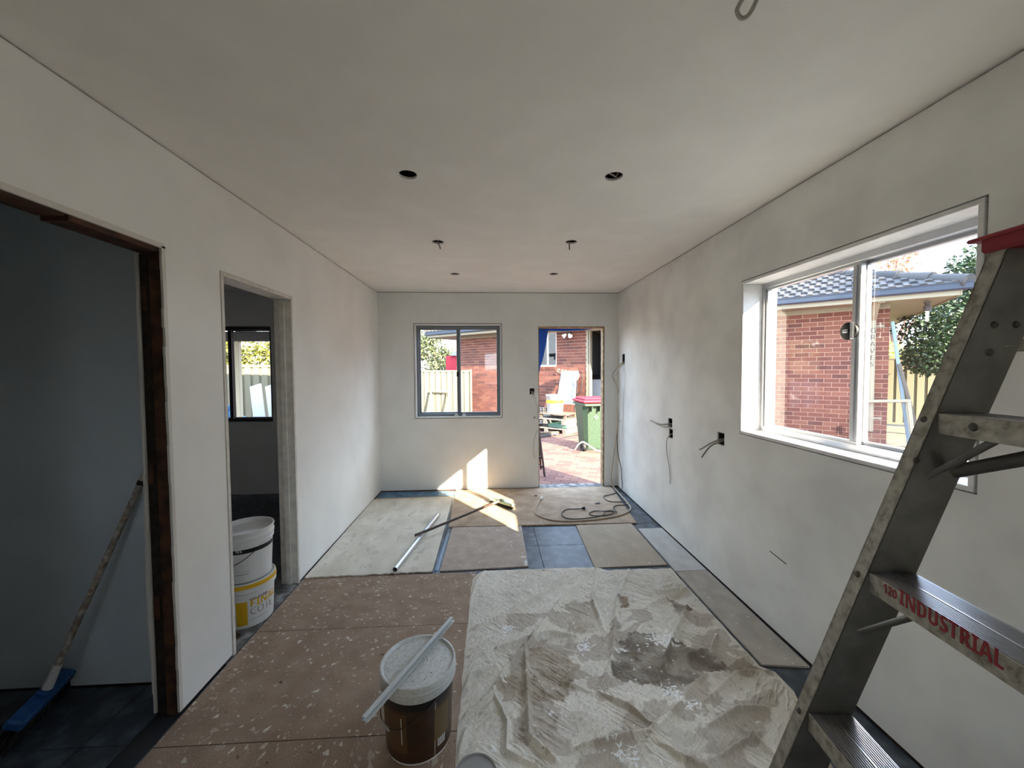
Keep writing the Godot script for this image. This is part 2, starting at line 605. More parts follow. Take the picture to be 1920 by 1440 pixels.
	gp.box(Vector3(XR + 0.012, top, ZB - 0.1), Vector3(XR + 0.2, 2.4, z2))
	gp.box(Vector3(XL - 0.012, top, ZB - 0.11), Vector3(XR + 0.012, 2.4, ZB - 0.012))
	gp.box(Vector3(XL - 0.1, 0, -2.0), Vector3(XL - 0.008, 0.012, -1.70))
	gp.box(Vector3(XL - 0.1, 0, ZB + 0.02), Vector3(XL - 0.008, 0.012, -2.71))
	gp.box(Vector3(XR + 0.008, -0.009, ZB - 0.1), Vector3(XR + 0.2, 0.012, z2))
	gp.box(Vector3(XL - 0.008, -0.009, ZB - 0.11), Vector3(0.573, 0.012, ZB - 0.008))
	gp.box(Vector3(1.40, -0.009, ZB - 0.11), Vector3(XR + 0.008, 0.012, ZB - 0.008))
	struct("trim_1", gp, M.timber, "timber framing seen in the gaps at wall tops and feet")

func window(called: String, label: String, xf: Transform3D, w: float, h: float, depth: float, meet: float, frame: Material, slide_left: bool, lining := true) -> Node3D:
	# local: x to the right as seen from the room, y up, z into the room; origin at the lower left corner on the wall face
	var o := Node3D.new()
	o.name = called
	add_child(o)
	o.transform = xf
	o.set_meta("kind", "structure")
	o.set_meta("label", label)
	var t := 0.018
	if lining:
		for b in [[Vector3(0, 0, -depth), Vector3(w, t, 0.004), "sill_board"], [Vector3(0, h - t, -depth), Vector3(w, h, 0.004), "head_board"], [Vector3(0, t, -depth), Vector3(t, h - t, 0.004), "jamb_board"], [Vector3(w - t, t, -depth), Vector3(w, h - t, 0.004), "jamb_board"]]:
			var mb := MB.new()
			mb.cbox(b[0], b[1], 0.002)
			part(o, b[2], mb, M.trim)
		var pk := MB.new()
		for b in [[Vector3(-0.006, -0.005, -depth), Vector3(w + 0.006, 0, -0.02)], [Vector3(-0.006, h, -depth), Vector3(w + 0.006, h + 0.006, -0.02)], [Vector3(-0.006, 0, -depth), Vector3(0, h, -0.02)], [Vector3(w, 0, -depth), Vector3(w + 0.006, h, -0.02)]]:
			pk.box(b[0], b[1])
		part(o, "packing", pk, M.timber)
	else:
		t = 0.0
	# outer frame
	var z0 := -depth - 0.075
	var z1 := -depth + 0.002
	var f := MB.new()
	f.cbox(Vector3(0, 0, z0), Vector3(w, t + 0.032, z1), 0.002)
	f.cbox(Vector3(0, h - t - 0.032, z0), Vector3(w, h, z1), 0.002)
	f.cbox(Vector3(0, t + 0.03, z0), Vector3(t + 0.026, h - t - 0.03, z1), 0.002)
	f.cbox(Vector3(w - t - 0.026, t + 0.03, z0), Vector3(w, h - t - 0.03, z1), 0.002)
	part(o, "frame", f, frame)
	# two sashes
	var y0 := t + 0.028
	var y1 := h - t - 0.028
	for k in 2:
		var a := t + 0.022 if k == 0 else meet - 0.022
		var b := meet + 0.022 if k == 0 else w - t - 0.022
		var inner := (k == 0) == slide_left
		var zc := -depth - 0.018 if inner else -depth - 0.052
		var s := MB.new()
		var sw := 0.019
		s.cbox(Vector3(a, y0, zc - 0.013), Vector3(b, y0 + sw, zc + 0.013), 0.002)
		s.cbox(Vector3(a, y1 - sw, zc - 0.013), Vector3(b, y1, zc + 0.013), 0.002)
		var lw := 0.040 if k == 1 else sw
		var rw := 0.040 if k == 0 else sw
		s.cbox(Vector3(a, y0 + sw, zc - 0.013), Vector3(a + lw, y1 - sw, zc + 0.013), 0.002)
		s.cbox(Vector3(b - rw, y0 + sw, zc - 0.013), Vector3(b, y1 - sw, zc + 0.013), 0.002)
		# raised bead on the meeting stile
		var bx := b - rw * 0.5 if k == 0 else a + lw * 0.5
		s.cbox(Vector3(bx - 0.004, y0 + sw, zc + 0.012), Vector3(bx + 0.004, y1 - sw, zc + 0.019), 0.001)
		var sash := part(o, "sash", s, frame)
		var g := MB.new()
		g.quad(Vector3(a + lw - 0.004, y0 + sw - 0.004, zc), Vector3(b - rw + 0.004, y0 + sw - 0.004, zc), Vector3(b - rw + 0.004, y1 - sw + 0.004, zc), Vector3(a + lw - 0.004, y1 - sw + 0.004, zc), Vector3(0, 0, 1))
		part(sash, "pane", g, M.glass)
	return o

func windows() -> void:
	var br := Basis(Vector3(0, 0, 1), Vector3(0, 1, 0), Vector3(-1, 0, 0))
	var wr := window("window_1", "large aluminium sliding window in white lining, right wall", Transform3D(br, Vector3(XR, 1.061, -2.335)), 1.183, 0.945, 0.12, 0.628, M.alu, true)
	# round black sash lock with white lever
	var lk := MB.new()
	var lt := Transform3D(Basis(Vector3(1, 0, 0), Vector3(0, 0, 1), Vector3(0, -1, 0)), Vector3(0.606, 0.58, -0.124))
	lk.lathe([Vector2(0.0, 0.016), Vector2(0.036, 0.016), Vector2(0.042, 0.011), Vector2(0.042, 0.0)], 28, lt)
	var lock := part(wr, "sash_lock", lk, M.black, "round black sash lock")
	var lv := MB.new()
	lv.cbox(Vector3(0.622, 0.540, -0.110), Vector3(0.642, 0.620, -0.102), 0.004)
	lv.cbox(Vector3(0.590, 0.572, -0.108), Vector3(0.618, 0.588, -0.096), 0.003)
	part(lock, "lever", lv, M.alu)
	var wb := window("window_2", "grey aluminium sliding window in the end wall", Transform3D(Basis(), Vector3(-0.918, 0.887, ZB)), 1.046, 1.137, 0.045, 0.523, M.alu_grey, false)
	for dx in [-0.06, 0.035]:
		var h := MB.new()
		h.cbox(Vector3(0.523 + dx, 0.020, -0.045), Vector3(0.523 + dx + 0.05, 0.036, -0.02), 0.004)
		h.cbox(Vector3(0.523 + dx + 0.012, 0.036, -0.043), Vector3(0.523 + dx + 0.038, 0.052, -0.034), 0.004)
		part(wb, "latch", h, M.whiteplastic)
	var ck := MB.new()
	ck.cbox(Vector3(0.497, 0.50, -0.050), Vector3(0.527, 0.56, -0.034), 0.006)
	part(wb, "sash_lock", ck, M.black)
	window("window_3", "dark framed sliding window of the unlit room", Transform3D(Basis(), Vector3(-3.554, 0.874, ZB + 0.011)), 0.974, 1.118, 0.03, 0.487, M.darkframe, true, false)
	window("window_4", "window of the side room, out of view", Transform3D(Basis(Vector3(0, 0, -1), Vector3(0, 1, 0), Vector3(1, 0, 0)), Vector3(-4.7, 1.25, 0.1)), 0.45, 0.42, 0.02, 0.22, M.alu, true, false)

func openings() -> void:
	# rough timber jamb and head of the wide opening on the left
	var j := Node3D.new()
	j.name = "door_1"
	add_child(j)
	j.set_meta("kind", "structure")
	j.set_meta("label", "wide rough doorway with bare brown timber studs")
	var a := MB.new()
	a.cbox(Vector3(XL - 0.054, 0, -1.683), Vector3(XL - 0.011, 1.955, -1.668), 0.002)
	part(j, "stud", a, M.timber, "brown timber stud")
	a = MB.new()
	a.cbox(Vector3(XL - 0.098, 0, -1.683), Vector3(XL - 0.054, 1.955, -1.676), 0.002)
	part(j, "stud", a, M.timber_dark, "dark weathered timber stud")
	a = MB.new()
	a.cbox(Vector3(XL - 0.098, 1.957, -1.683), Vector3(XL - 0.011, 1.993, -1.33), 0.002)
	part(j, "lintel", a, M.timber)
	a = MB.new()
	a.cbox(Vector3(XL - 0.098, 1.968, -1.322), Vector3(XL - 0.011, 1.993, -0.302), 0.002)
	part(j, "lintel", a, M.timber)
	for y in [0.42, 1.0, 1.72]:
		var b := MB.new()
		b.cbox(Vector3(XL - 0.094, y, -1.6758), Vector3(XL - 0.070, y + 0.10, -1.671), 0.002)
		part(j, "packer", b, M.timber)
	# ragged plasterboard edges on both faces
	for side in 2:
		var e := MB.new()
		var x0 := XL - 0.010 if side == 0 else XL - 0.109
		var x1 := XL + 0.0002 if side == 0 else XL - 0.099
		var y := 0.012
		while y < 1.98:
			var dz := rng.randf_range(0.0, 0.005) + (0.008 * maxf(0.0, sin(y * 3.1)) if side == 1 else 0.0)
			var y2 := minf(y + rng.randf_range(0.03, 0.09), 1.985)
			e.box(Vector3(x0, y, -1.6855), Vector3(x1, y2, -1.671 + dz))
			y = y2
		e.box(Vector3(x0, 1.976, -1.6855), Vector3(x1, 1.996, -0.302))
		part(j, "plasterboard_edge", e, M.gyp)
	# lining of the narrower doorway
	var d := Node3D.new()
	d.name = "door_2"
	add_child(d)
	d.set_meta("kind", "structure")
	d.set_meta("label", "narrow doorway with pale unpainted door lining")
	for b in [[Vector3(XL - 0.112, 0.001, -2.700), Vector3(XL + 0.004, 1.97, -2.679), "jamb_board"], [Vector3(XL - 0.112, 0.001, -2.028), Vector3(XL + 0.004, 1.97, -2.007), "jamb_board"], [Vector3(XL - 0.112, 1.949, -2.679), Vector3(XL + 0.004, 1.97, -2.028), "head_board"], [Vector3(XL - 0.075, 0.002, -2.679), Vector3(XL - 0.04, 1.949, -2.667), "door_stop"]]:
		var mb := MB.new()
		mb.cbox(b[0], b[1], 0.002)
		part(d, b[2], mb, M.liner)
	# bare pine jamb of the back doorway
	var p := Node3D.new()
	p.name = "door_3"
	add_child(p)
	p.set_meta("kind", "structure")
	p.set_meta("label", "back doorway with bare pine stud jambs")
	for b in [[Vector3(1.380, 0.008, ZB - 0.108), Vector3(1.397, 1.975, ZB - 0.011), "stud"], [Vector3(0.576, 0.008, ZB - 0.108), Vector3(0.586, 1.975, ZB - 0.011), "stud"], [Vector3(0.576, 1.976, ZB - 0.108), Vector3(1.397, 1.991, ZB - 0.011), "lintel"]]:
		var mb := MB.new()
		mb.cbox(b[0], b[1], 0.002)
		part(p, b[2], mb, M.pine)
const FOLDS := [
	[[0.746, -2.713], [0.431, -2.357], [0.203, -1.996], [0.046, -1.79], [-0.011, -1.669], [-0.144, -1.559]],
	[[0.987, -2.684], [0.783, -2.334], [0.655, -1.999], [0.577, -1.807], [0.464, -1.65]],
	[[0.667, -2.691], [0.254, -2.368], [-0.057, -2.158], [-0.144, -2.105]],
	[[0.749, -2.672], [0.626, -2.344], [0.614, -2.065], [0.512, -2.064]],
	[[0.166, -1.94], [0.151, -1.67], [0.138, -1.456], [0.227, -1.373]],
	[[-0.002, -1.69], [0.055, -1.529], [0.046, -1.406], [0.158, -1.355]],
	[[0.936, -1.688], [0.787, -1.559], [0.65, -1.467], [0.53, -1.347]],
	[[0.482, -1.649], [0.581, -1.572], [0.654, -1.475]],
	[[0.65, -1.467], [0.465, -1.428], [0.32, -1.413]],
	[[0.64, -1.425], [0.688, -1.36], [0.773, -1.318]],
	[[1.367, -1.733], [1.151, -1.722], [1.006, -1.628], [0.864, -1.555]],
	[[1.19, -2.247], [0.94, -1.935], [0.765, -1.698]],
	[[1.163, -1.536], [1.031, -1.525], [0.89, -1.478]],
	[[1.069, -1.433], [0.853, -1.35]],
	[[1.301, -2.434], [0.946, -2.262]],
	[[1.105, -1.881], [0.88, -1.788]],
	[[1.065, -1.727], [0.936, -1.688]],
	[[1.016, -2.682], [1.071, -2.403], [1.288, -2.435]],
	[[-0.054, -2.752], [-0.118, -2.549], [-0.15, -2.394]],
	[[0.019, -1.841], [-0.105, -1.775], [-0.156, -1.699]],
	[[-0.108, -1.513], [-0.135, -1.448], [-0.144, -1.373]],
	[[1.227, -1.994], [1.126, -1.88], [1.133, -1.772]],
	[[1.239, -1.873], [1.285, -1.815], [1.058, -1.715]],
	[[0.021, -1.963], [0.308, -2.052], [0.455, -2.011]],
	[[0.411, -1.817], [0.313, -1.715], [0.44, -1.663]],
	[[1.003, -1.445], [1.062, -1.337]],
]
const STAINS := [
	[[0.179, -1.968], [0.331, -1.93], [0.417, -1.842], [0.435, -1.754], [0.331, -1.714], [0.278, -1.62], [0.146, -1.623], [0.015, -1.636], [0.007, -1.7], [0.046, -1.79], [0.161, -1.885]],
	[[0.752, -2.04], [0.888, -2.04], [0.875, -1.91], [0.979, -1.948], [1.087, -1.868], [1.121, -1.786], [1.099, -1.749], [0.971, -1.733], [0.879, -1.669], [0.746, -1.644], [0.668, -1.704], [0.553, -1.729], [0.621, -1.912]],
	[[0.797, -2.376], [0.863, -2.361], [0.843, -2.289], [0.771, -2.263]],
	[[1.106, -2.335], [1.18, -2.227], [1.132, -2.182], [1.089, -2.273]],
	[[0.464, -2.334], [0.629, -2.334], [0.603, -2.066], [0.399, -2.062]],
	[[0.668, -2.13], [0.714, -2.127], [0.692, -2.06], [0.644, -2.072]],
	[[0.63, -1.94], [0.752, -2.04], [0.647, -1.753], [0.554, -1.735]],
	[[1.032, -1.554], [1.071, -1.459], [0.842, -1.358], [0.812, -1.474]],
]

# ------------------------------------------------------------------ floor protection
func sheet(called: String, label: String, poly: Array, y: float, thick: float, im: Image, rough := 0.85) -> MeshInstance3D:
	# a flat board lying on the floor; the polygon is in room x, z
	var p := PackedVector2Array()
	var lo := Vector2(1e9, 1e9)
	var hi := -lo
	for q in poly:
		lo = lo.min(Vector2(q[0], q[1])); hi = hi.max(Vector2(q[0], q[1]))
	var mid := (lo + hi) / 2.0
	for q in poly:
		p.append(Vector2(q[0], q[1]) - mid)
	var mb := MB.new()
	mb.prism(p, thick, Transform3D(), Rect2(lo - mid, hi - lo))
	return single(called, mb, image_mat(im, rough), label, "sheet", "", Vector3(mid.x, y, mid.y))

func ragged(a: Vector2, b: Vector2, step: float, amp: float, sd: int) -> Array:
	var r := RandomNumberGenerator.new()
	r.seed = sd
	var n := int(a.distance_to(b) / step)
	var out := []
	var s := (b - a).orthogonal().normalized()
	for k in range(0, n + 1):
		var q := a.lerp(b, float(k) / n) + s * (amp * r.randf_range(-1, 1) if k > 0 and k < n else 0.0)
		out.append([q.x, q.y])
	return out

func floor_covering() -> void:
	var chip := rgb(232, 226, 214)
	# three brown hardboard sheets in the foreground, left
	var zs := [-2.752, -2.185, -1.52, -0.35]
	var names := ["brown hardboard sheet under the front of the torn grey sheet", "brown hardboard sheet beside the narrow doorway with paint drops", "brown hardboard sheet under the paint bucket with pale stick"]
	for k in 3:
		var im := spot_image(1024, 640, rgb(146, 123, 103), rgb(172, 150, 130), 0.006, 60 + k, 0.22)
		var r := RandomNumberGenerator.new()
		r.seed = 600 + k
		spatter(im, 560, 1.2, 8.5, Color(chip, 0.95), 70 + k)
		spatter(im, 70, 4.0, 13.0, Color(rgb(206, 196, 182), 0.6), 80 + k)
		spatter(im, 30, 2.0, 6.0, Color(rgb(60, 44, 36), 0.7), 85 + k)
		# pale scuffs and the faint score lines of the board
		for j in 24:
			speck(im, r.randf() * 1024, r.randf() * 640, r.randf_range(10, 34), r.randf_range(0.8, 2.0), r.randf() * PI, Color(rgb(178, 160, 142), 0.45), r)
		# dust along the wall side
		for j in 70:
			speck(im, pow(r.randf(), 3.0) * 160.0, r.randf() * 640, r.randf_range(2, 12), r.randf_range(1.5, 6), r.randf() * PI, Color(rgb(196, 186, 172), r.randf_range(0.3, 0.8)), r)
		var z0: float = zs[k] + 0.002
		var z1: float = zs[k + 1] - 0.002
		sheet("hardboard_sheet", names[k], [[-1.330, z0], [-0.120, z0], [-0.120, z1], [-1.330, z1]], 0.0005, 0.0035, im)
	# torn grey paper-faced plasterboard
	var im2 := spot_image(1024, 1024, rgb(212, 205, 188), rgb(238, 232, 216), 0.004, 91, 0.14)
	spatter(im2, 220, 1.0, 5.0, Color(rgb(240, 238, 230), 0.9), 92)
	spatter(im2, 150, 1.5, 7.0, Color(rgb(150, 144, 130), 0.55), 96)
	for j in 40:
		speck(im2, rng.randf() * 1024, rng.randf() * 1024, rng.randf_range(15, 60), rng.randf_range(1.0, 3.0), rng.randf_range(-0.5, 0.5), Color(rgb(158, 150, 136), 0.5), rng)
	spatter(im2, 90, 4.0, 40.0, Color(rgb(176, 168, 150), 0.35), 93)
	spatter(im2, 26, 5.0, 30.0, Color(rgb(200, 196, 186), 0.4), 95)
	var poly := [[-1.336, -4.372], [-0.452, -4.40]]
	poly.append_array([[-0.445, -4.0], [-0.44, -3.3], [-0.437, -2.83]])
	poly.append_array(ragged(Vector2(-0.44, -2.765), Vector2(-1.325, -2.735), 0.022, 0.007, 94))
	sheet("plasterboard_sheet", "torn stained grey plasterboard sheet along the left wall", poly, 0.0055, 0.009, im2)
	# blue membrane strip at the foot of the end wall
	var im3 := spot_image(512, 128, rgb(54, 92, 128), rgb(104, 144, 174), 0.012, 101, 0.2)
	spatter(im3, 60, 1.0, 9.0, Color(rgb(186, 190, 188), 0.8), 102)
	sheet("membrane_strip", "blue painted strip along the foot of the end wall", [[-1.325, -4.662], [-0.452, -4.640], [-0.445, -4.47], [-0.9, -4.462], [-1.325, -4.458]], 0.0008, 0.003, im3, 0.6)
	var im3b := spot_image(256, 64, rgb(156, 148, 132), rgb(190, 182, 166), 0.02, 103, 0.2)
	sheet("paper_strip", "narrow beige paper strip between blue strip and torn sheet", [[-1.327, -4.452], [-0.9, -4.456], [-0.45, -4.464], [-0.452, -4.408], [-1.327, -4.38]], 0.0008, 0.003, im3b)
	# big chipboard panel at the back
	var im4 := spot_image(1536, 1024, rgb(156, 134, 112), rgb(192, 170, 145), 0.006, 111, 0.5)
	spatter(im4, 900, 1.0, 4.0, Color(rgb(212, 200, 180), 0.75), 112)
	spatter(im4, 70, 2.5, 8.0, Color(rgb(236, 232, 224), 0.95), 115)
	spatter(im4, 500, 1.0, 4.0, Color(rgb(96, 74, 60), 0.6), 113)
	spatter(im4, 46, 4.0, 22.0, Color(rgb(190, 178, 160), 0.4), 114)
	sheet("chipboard_panel", "big speckled chipboard panel in front of the back doorway", [[-0.437, -4.655], [0.57, -4.655], [1.385, -4.655], [1.475, -4.655], [1.365, -3.528], [0.27, -3.545], [-0.405, -3.553]], 0.0008, 0.013, im4)
	# brown board next to the bare tiles
	var im5 := spot_image(768, 768, rgb(168, 153, 138), rgb(192, 177, 163), 0.006, 121, 0.14)
	spatter(im5, 150, 2.0, 11.0, Color(rgb(220, 214, 202), 0.95), 122)
	var r5 := RandomNumberGenerator.new()
	r5.seed = 123
	for j in 60:
		speck(im5, 768 - r5.randf() * 14.0, r5.randf() * 768, r5.randf_range(3, 9), r5.randf_range(2, 14), 0.0, Color(rgb(206, 204, 198), 0.8), r5)
	speck(im5, 730, 600, 26, 9, 0.3, rgb(226, 226, 222), r5)
	speck(im5, 745, 690, 12, 40, 0.1, rgb(220, 220, 216), r5)
	sheet("masonite_board", "brown grey board left of the bare slate tiles", [[-0.372, -3.545], [0.270, -3.537], [0.264, -2.80], [-0.384, -2.772]], 0.0008, 0.009, im5)
	# tan board
	var im6 := spot_image(768, 768, rgb(182, 168, 148), rgb(196, 183, 163), 0.004, 131, 0.08)
	spatter(im6, 70, 2.0, 11.0, Color(rgb(226, 220, 208), 0.95), 132)
	sheet("cardboard_sheet", "tan cardboard sheet right of the bare slate tiles", [[0.782, -3.515], [1.312, -3.525], [1.302, -2.755], [0.752, -2.748]], 0.0008, 0.008, im6)
	# plasterboard strips along the right wall
	var im7 := spot_image(256, 512, rgb(196, 194, 188), rgb(214, 212, 207), 0.006, 141, 0.08)
	spatter(im7, 30, 1.0, 6.0, Color(rgb(220, 218, 212), 0.9), 142)
	sheet("plasterboard_strip", "pale grey plasterboard strip at the right wall, far piece", [[1.330, -3.40], [1.550, -3.40], [1.548, -2.66], [1.318, -2.66]], 0.0008, 0.0095, im7)
	var im8 := spot_image(256, 768, rgb(172, 163, 149), rgb(196, 188, 174), 0.006, 143, 0.12)
	spatter(im8, 90, 1.0, 7.0, Color(rgb(222, 216, 206), 0.9), 144)
	sheet("plasterboard_strip", "beige plasterboard strip at the right wall beside the drop sheet", [[1.318, -2.655], [1.548, -2.655], [1.544, -1.748], [1.322, -1.775]], 0.0008, 0.0095, im8)
	# thin steel angle between two boards
	var an := MB.new()
	var at := Transform3D(Basis(Vector3.UP, deg_to_rad(-1.2)), Vector3(-0.405, 0.0008, -3.16))
	an.box(Vector3(-0.012, 0, -0.37), Vector3(0.016, 0.0025, 0.37), at)
	an.box(Vector3(-0.012, 0.0025, -0.37), Vector3(-0.010, 0.012, 0.37), at)
	single("steel_angle", an, plain(rgb(112, 122, 132), 0.45, 0.6), "long grey steel angle lying between two floor boards", "metal strip")
	drop_sheet()

func fold_height(x: float, z: float, fine: FastNoiseLite, mid: FastNoiseLite) -> float:
	var h := 0.007 + 0.004 * (fine.get_noise_2d(x * 100, z * 100) + 0.3) + 0.008 * maxf(0.0, mid.get_noise_2d(x * 100, z * 100))
	var rid := 1.0 - absf(fine.get_noise_2d(x * 60 + 500, z * 60))
	# drawn-out crinkles running with the pull of the cloth
	var c1 := absf(fine.get_noise_2d((x + z) * 190, (x - z) * 34 + 40))
	var c2 := absf(fine.get_noise_2d((x * 0.9 - z) * 170 + 300, (x + z) * 30))
	h += 0.0075 * pow(1.0 - c1, 7.0) * clampf(0.4 + 1.6 * mid.get_noise_2d(x * 50 + 200, z * 50), 0.0, 1.0)
	h += 0.0065 * pow(1.0 - c2, 7.0) * clampf(0.3 - 1.6 * mid.get_noise_2d(x * 50 + 200, z * 50), 0.0, 1.0)
	h += 0.004 * pow(rid, 9.0) * clampf(0.5 + mid.get_noise_2d(x * 40, z * 40 + 90), 0.0, 1.0)
	h += 0.004 * absf(fine.get_noise_2d(x * 310 + z * 60, z * 120))
	var p := Vector2(x, z)
	for k in FOLDS.size():
		var f: Array = FOLDS[k]
		var best := 1e9
		var along := 0.0
		var lo: Vector4 = FOLD_BOX[k]
		if x < lo.x or x > lo.z or z < lo.y or z > lo.w:
			continue
		for j in f.size() - 1:
			var a := Vector2(f[j][0], f[j][1])
			var b := Vector2(f[j + 1][0], f[j + 1][1])
			var t := clampf((p - a).dot(b - a) / maxf((b - a).length_squared(), 1e-6), 0.0, 1.0)
			var dd := p.distance_to(a.lerp(b, t))
			if dd < best:
				best = dd
				along = (j + t) / (f.size() - 1)
		var wv := 0.007 + 0.006 * (0.5 + 0.5 * sin(k * 2.3))
		var amp := (0.020 + 0.014 * (0.5 + 0.5 * sin(k * 1.7 + 1.0))) * (0.35 + 0.65 * sin(PI * clampf(along * 0.9 + 0.05, 0.0, 1.0)))
		h += amp * exp(-best * best / (wv * wv)) - 0.002 * exp(-best * best / (wv * wv * 7.0))
	return maxf(h, 0.0052)

var FOLD_BOX := []

func drop_sheet() -> void:
	for f in FOLDS:
		var b := Vector4(1e9, 1e9, -1e9, -1e9)
		for q in f:
			b = Vector4(minf(b.x, q[0] - 0.07), minf(b.y, q[1] - 0.07), maxf(b.z, q[0] + 0.07), maxf(b.w, q[1] + 0.07))
		FOLD_BOX.append(b)
	var fine := FastNoiseLite.new()
	fine.seed = 3; fine.frequency = 0.09; fine.fractal_octaves = 3
	var mid := FastNoiseLite.new()
	mid.seed = 9; mid.frequency = 0.045; mid.fractal_octaves = 2
	var nx := 430
	var nz := 480
	var z0 := -2.758
	var z1 := -1.05
	var mb := MB.new()
	var hs := []
	for j in nz + 1:
		for i in nx + 1:
			var tz := float(j) / nz
			var tx := float(i) / nx
			var zz := lerpf(z0, z1, tz)
			# wavy outline
			var xl := -0.147 + 0.006 * mid.get_noise_2d(11.0, zz * 160) + 0.085 * exp(-(zz - z0) * 22.0)
			var xr := 1.306 + 0.004 * mid.get_noise_2d(77.0, zz * 160)
			if zz > -1.77:
				xr += 0.05 * clampf((zz + 1.77) * 25.0, 0.0, 1.0) - 0.36 * maxf(0.0, zz + 1.62)
			var top_edge := 0.010 * mid.get_noise_2d(lerpf(xl, xr, tx) * 140, 5.0) + (0.05 * smoothstep(0.60, 0.66, tx))
			var x := lerpf(xl, xr, tx)
			var z := zz + top_edge * (1.0 - tz) * (1.0 if tz < 0.25 else 0.0) * (1.0 - tz * 4.0 if tz < 0.25 else 0.0)
			var y := fold_height(x, z, fine, mid)
			var edge := minf(minf(tx, 1.0 - tx) * 1.4, minf(tz, 1.0 - tz) * 2.2)
			y = lerpf(0.0055, y, clampf(edge / 0.03, 0.0, 1.0))
			mb.vert(Vector3(x, y, z), Vector3.UP, Vector2(tx, tz))
			hs.append(y)
	var w := nx + 1
	for j in nz + 1:
		for i in w:
			var a := mb.v[j * w + maxi(i - 1, 0)]
			var b := mb.v[j * w + mini(i + 1, nx)]
			var c := mb.v[maxi(j - 1, 0) * w + i]
			var d := mb.v[mini(j + 1, nz) * w + i]
			mb.n[j * w + i] = (d - c).cross(b - a).normalized()
	for j in nz:
		for i in nx:
			var a := j * w + i
			mb.tri(a, a + 1, a + w + 1); mb.tri(a, a + w + 1, a + w)
	# woven cloth with brown water stains and white paint flecks
	var iw := 900
	var ih := 1320
	var im := spot_image(iw, ih, rgb(216, 209, 194), rgb(238, 232, 218), 0.004, 151, 0.16)
	var nzs := FastNoiseLite.new()
	nzs.seed = 152; nzs.frequency = 0.012; nzs.fractal_octaves = 3
	var tones := [Color(rgb(136, 118, 94), 0.62), Color(rgb(104, 92, 78), 0.8), Color(rgb(128, 104, 80), 0.8), Color(rgb(112, 98, 82), 0.75), Color(rgb(150, 136, 112), 0.5), Color(rgb(120, 108, 92), 0.6), Color(rgb(100, 90, 78), 0.5), Color(rgb(150, 138, 122), 0.4)]
	var sx := 1.455
	# stains are drawn coarse and scaled up, so that their rims bleed as in cloth
	var q4 := 5
	var lw := iw / q4
	var lh := ih / q4
	var lay := Image.create(lw, lh, false, Image.FORMAT_RGBAF)
	lay.fill(Color(0.45, 0.38, 0.30, 0.0))
	for py in lh:
		for px in lw:
			# broad grime over the trodden middle, with a patchy outline
			var g := nzs.get_noise_2d(px * 2.2 + 700, py * 2.2)
			var fx := float(px) / lw
			var fy := float(py) / lh
			if g > 0.02 and fx > 0.15 and fy > 0.30:
				lay.set_pixel(px, py, Color(0.50, 0.43, 0.36, 0.30))
	for k in STAINS.size():
		var poly := PackedVector2Array()
		for q in STAINS[k]:
			poly.append(Vector2((q[0] + 0.15) / sx * lw, (q[1] - z0) / (z1 - z0) * lh))
		var tn: Color = tones[k]
		for py in lh:
			for px in lw:
				var off := Vector2(nzs.get_noise_2d(px * q4, py * q4), nzs.get_noise_2d(px * q4 + 900, py * q4)) * 5.0
				if Geometry2D.is_point_in_polygon(Vector2(px, py) + off, poly):
					var m := clampf(0.8 + 0.6 * nzs.get_noise_2d(px * 4.0 + 300, py * 4.0), 0.35, 1.0)
					lay.set_pixel(px, py, Color(tn.r, tn.g, tn.b, maxf(tn.a * m, lay.get_pixel(px, py).a)))
	lay.resize(iw, ih, Image.INTERPOLATE_BILINEAR)
	for py in ih:
		for px in iw:
			var c := lay.get_pixel(px, py)
			if c.a > 0.01:
				im.set_pixel(px, py, im.get_pixel(px, py).lerp(Color(c.r, c.g, c.b), c.a))
	spatter(im, 620, 1.0, 6.5, Color(rgb(246, 245, 241), 0.95), 153)
	spatter(im, 160, 0.8, 3.0, Color(rgb(120, 104, 88), 0.7), 154)
	spatter(im, 60, 6.0, 40.0, Color(rgb(150, 138, 122), 0.22), 156)
	var r := RandomNumberGenerator.new()
	r.seed = 155
	for c in [[0.901, -1.968, 70, 26], [0.763, -1.643, 40, 14], [0.473, -1.95, 36, 16], [0.079, -2.116, 24, 12], [0.662, -1.909, 18, 8], [0.513, -1.385, 40, 20], [0.835, -1.566, 26, 12]]:
		for k in int(c[2]):
			var px: float = (c[0] + 0.15) / sx * iw + r.randfn() * c[3]
			var py: float = (c[1] - z0) / (z1 - z0) * ih + r.randfn() * c[3]
			speck(im, px, py, r.randf_range(2.0, 9.0), r.randf_range(1.2, 4.0), r.randf() * PI, Color(rgb(250, 250, 246), 1.0), r)
	var m := image_mat(im, 0.95)
	single("drop_sheet", mb, m, "crumpled stained canvas drop sheet spread on the floor", "drop sheet")

# ------------------------------------------------------------------ step ladder
func dirty_alu(sd: int) -> StandardMaterial3D:
	var m := grainy([[0.22, rgb(128, 124, 112)], [0.36, rgb(158, 155, 143)], [0.6, rgb(176, 173, 162)], [0.85, rgb(194, 192, 182)]], 0.03, sd, 2.6, 0.55)
	m.metallic = 0.35
	return m

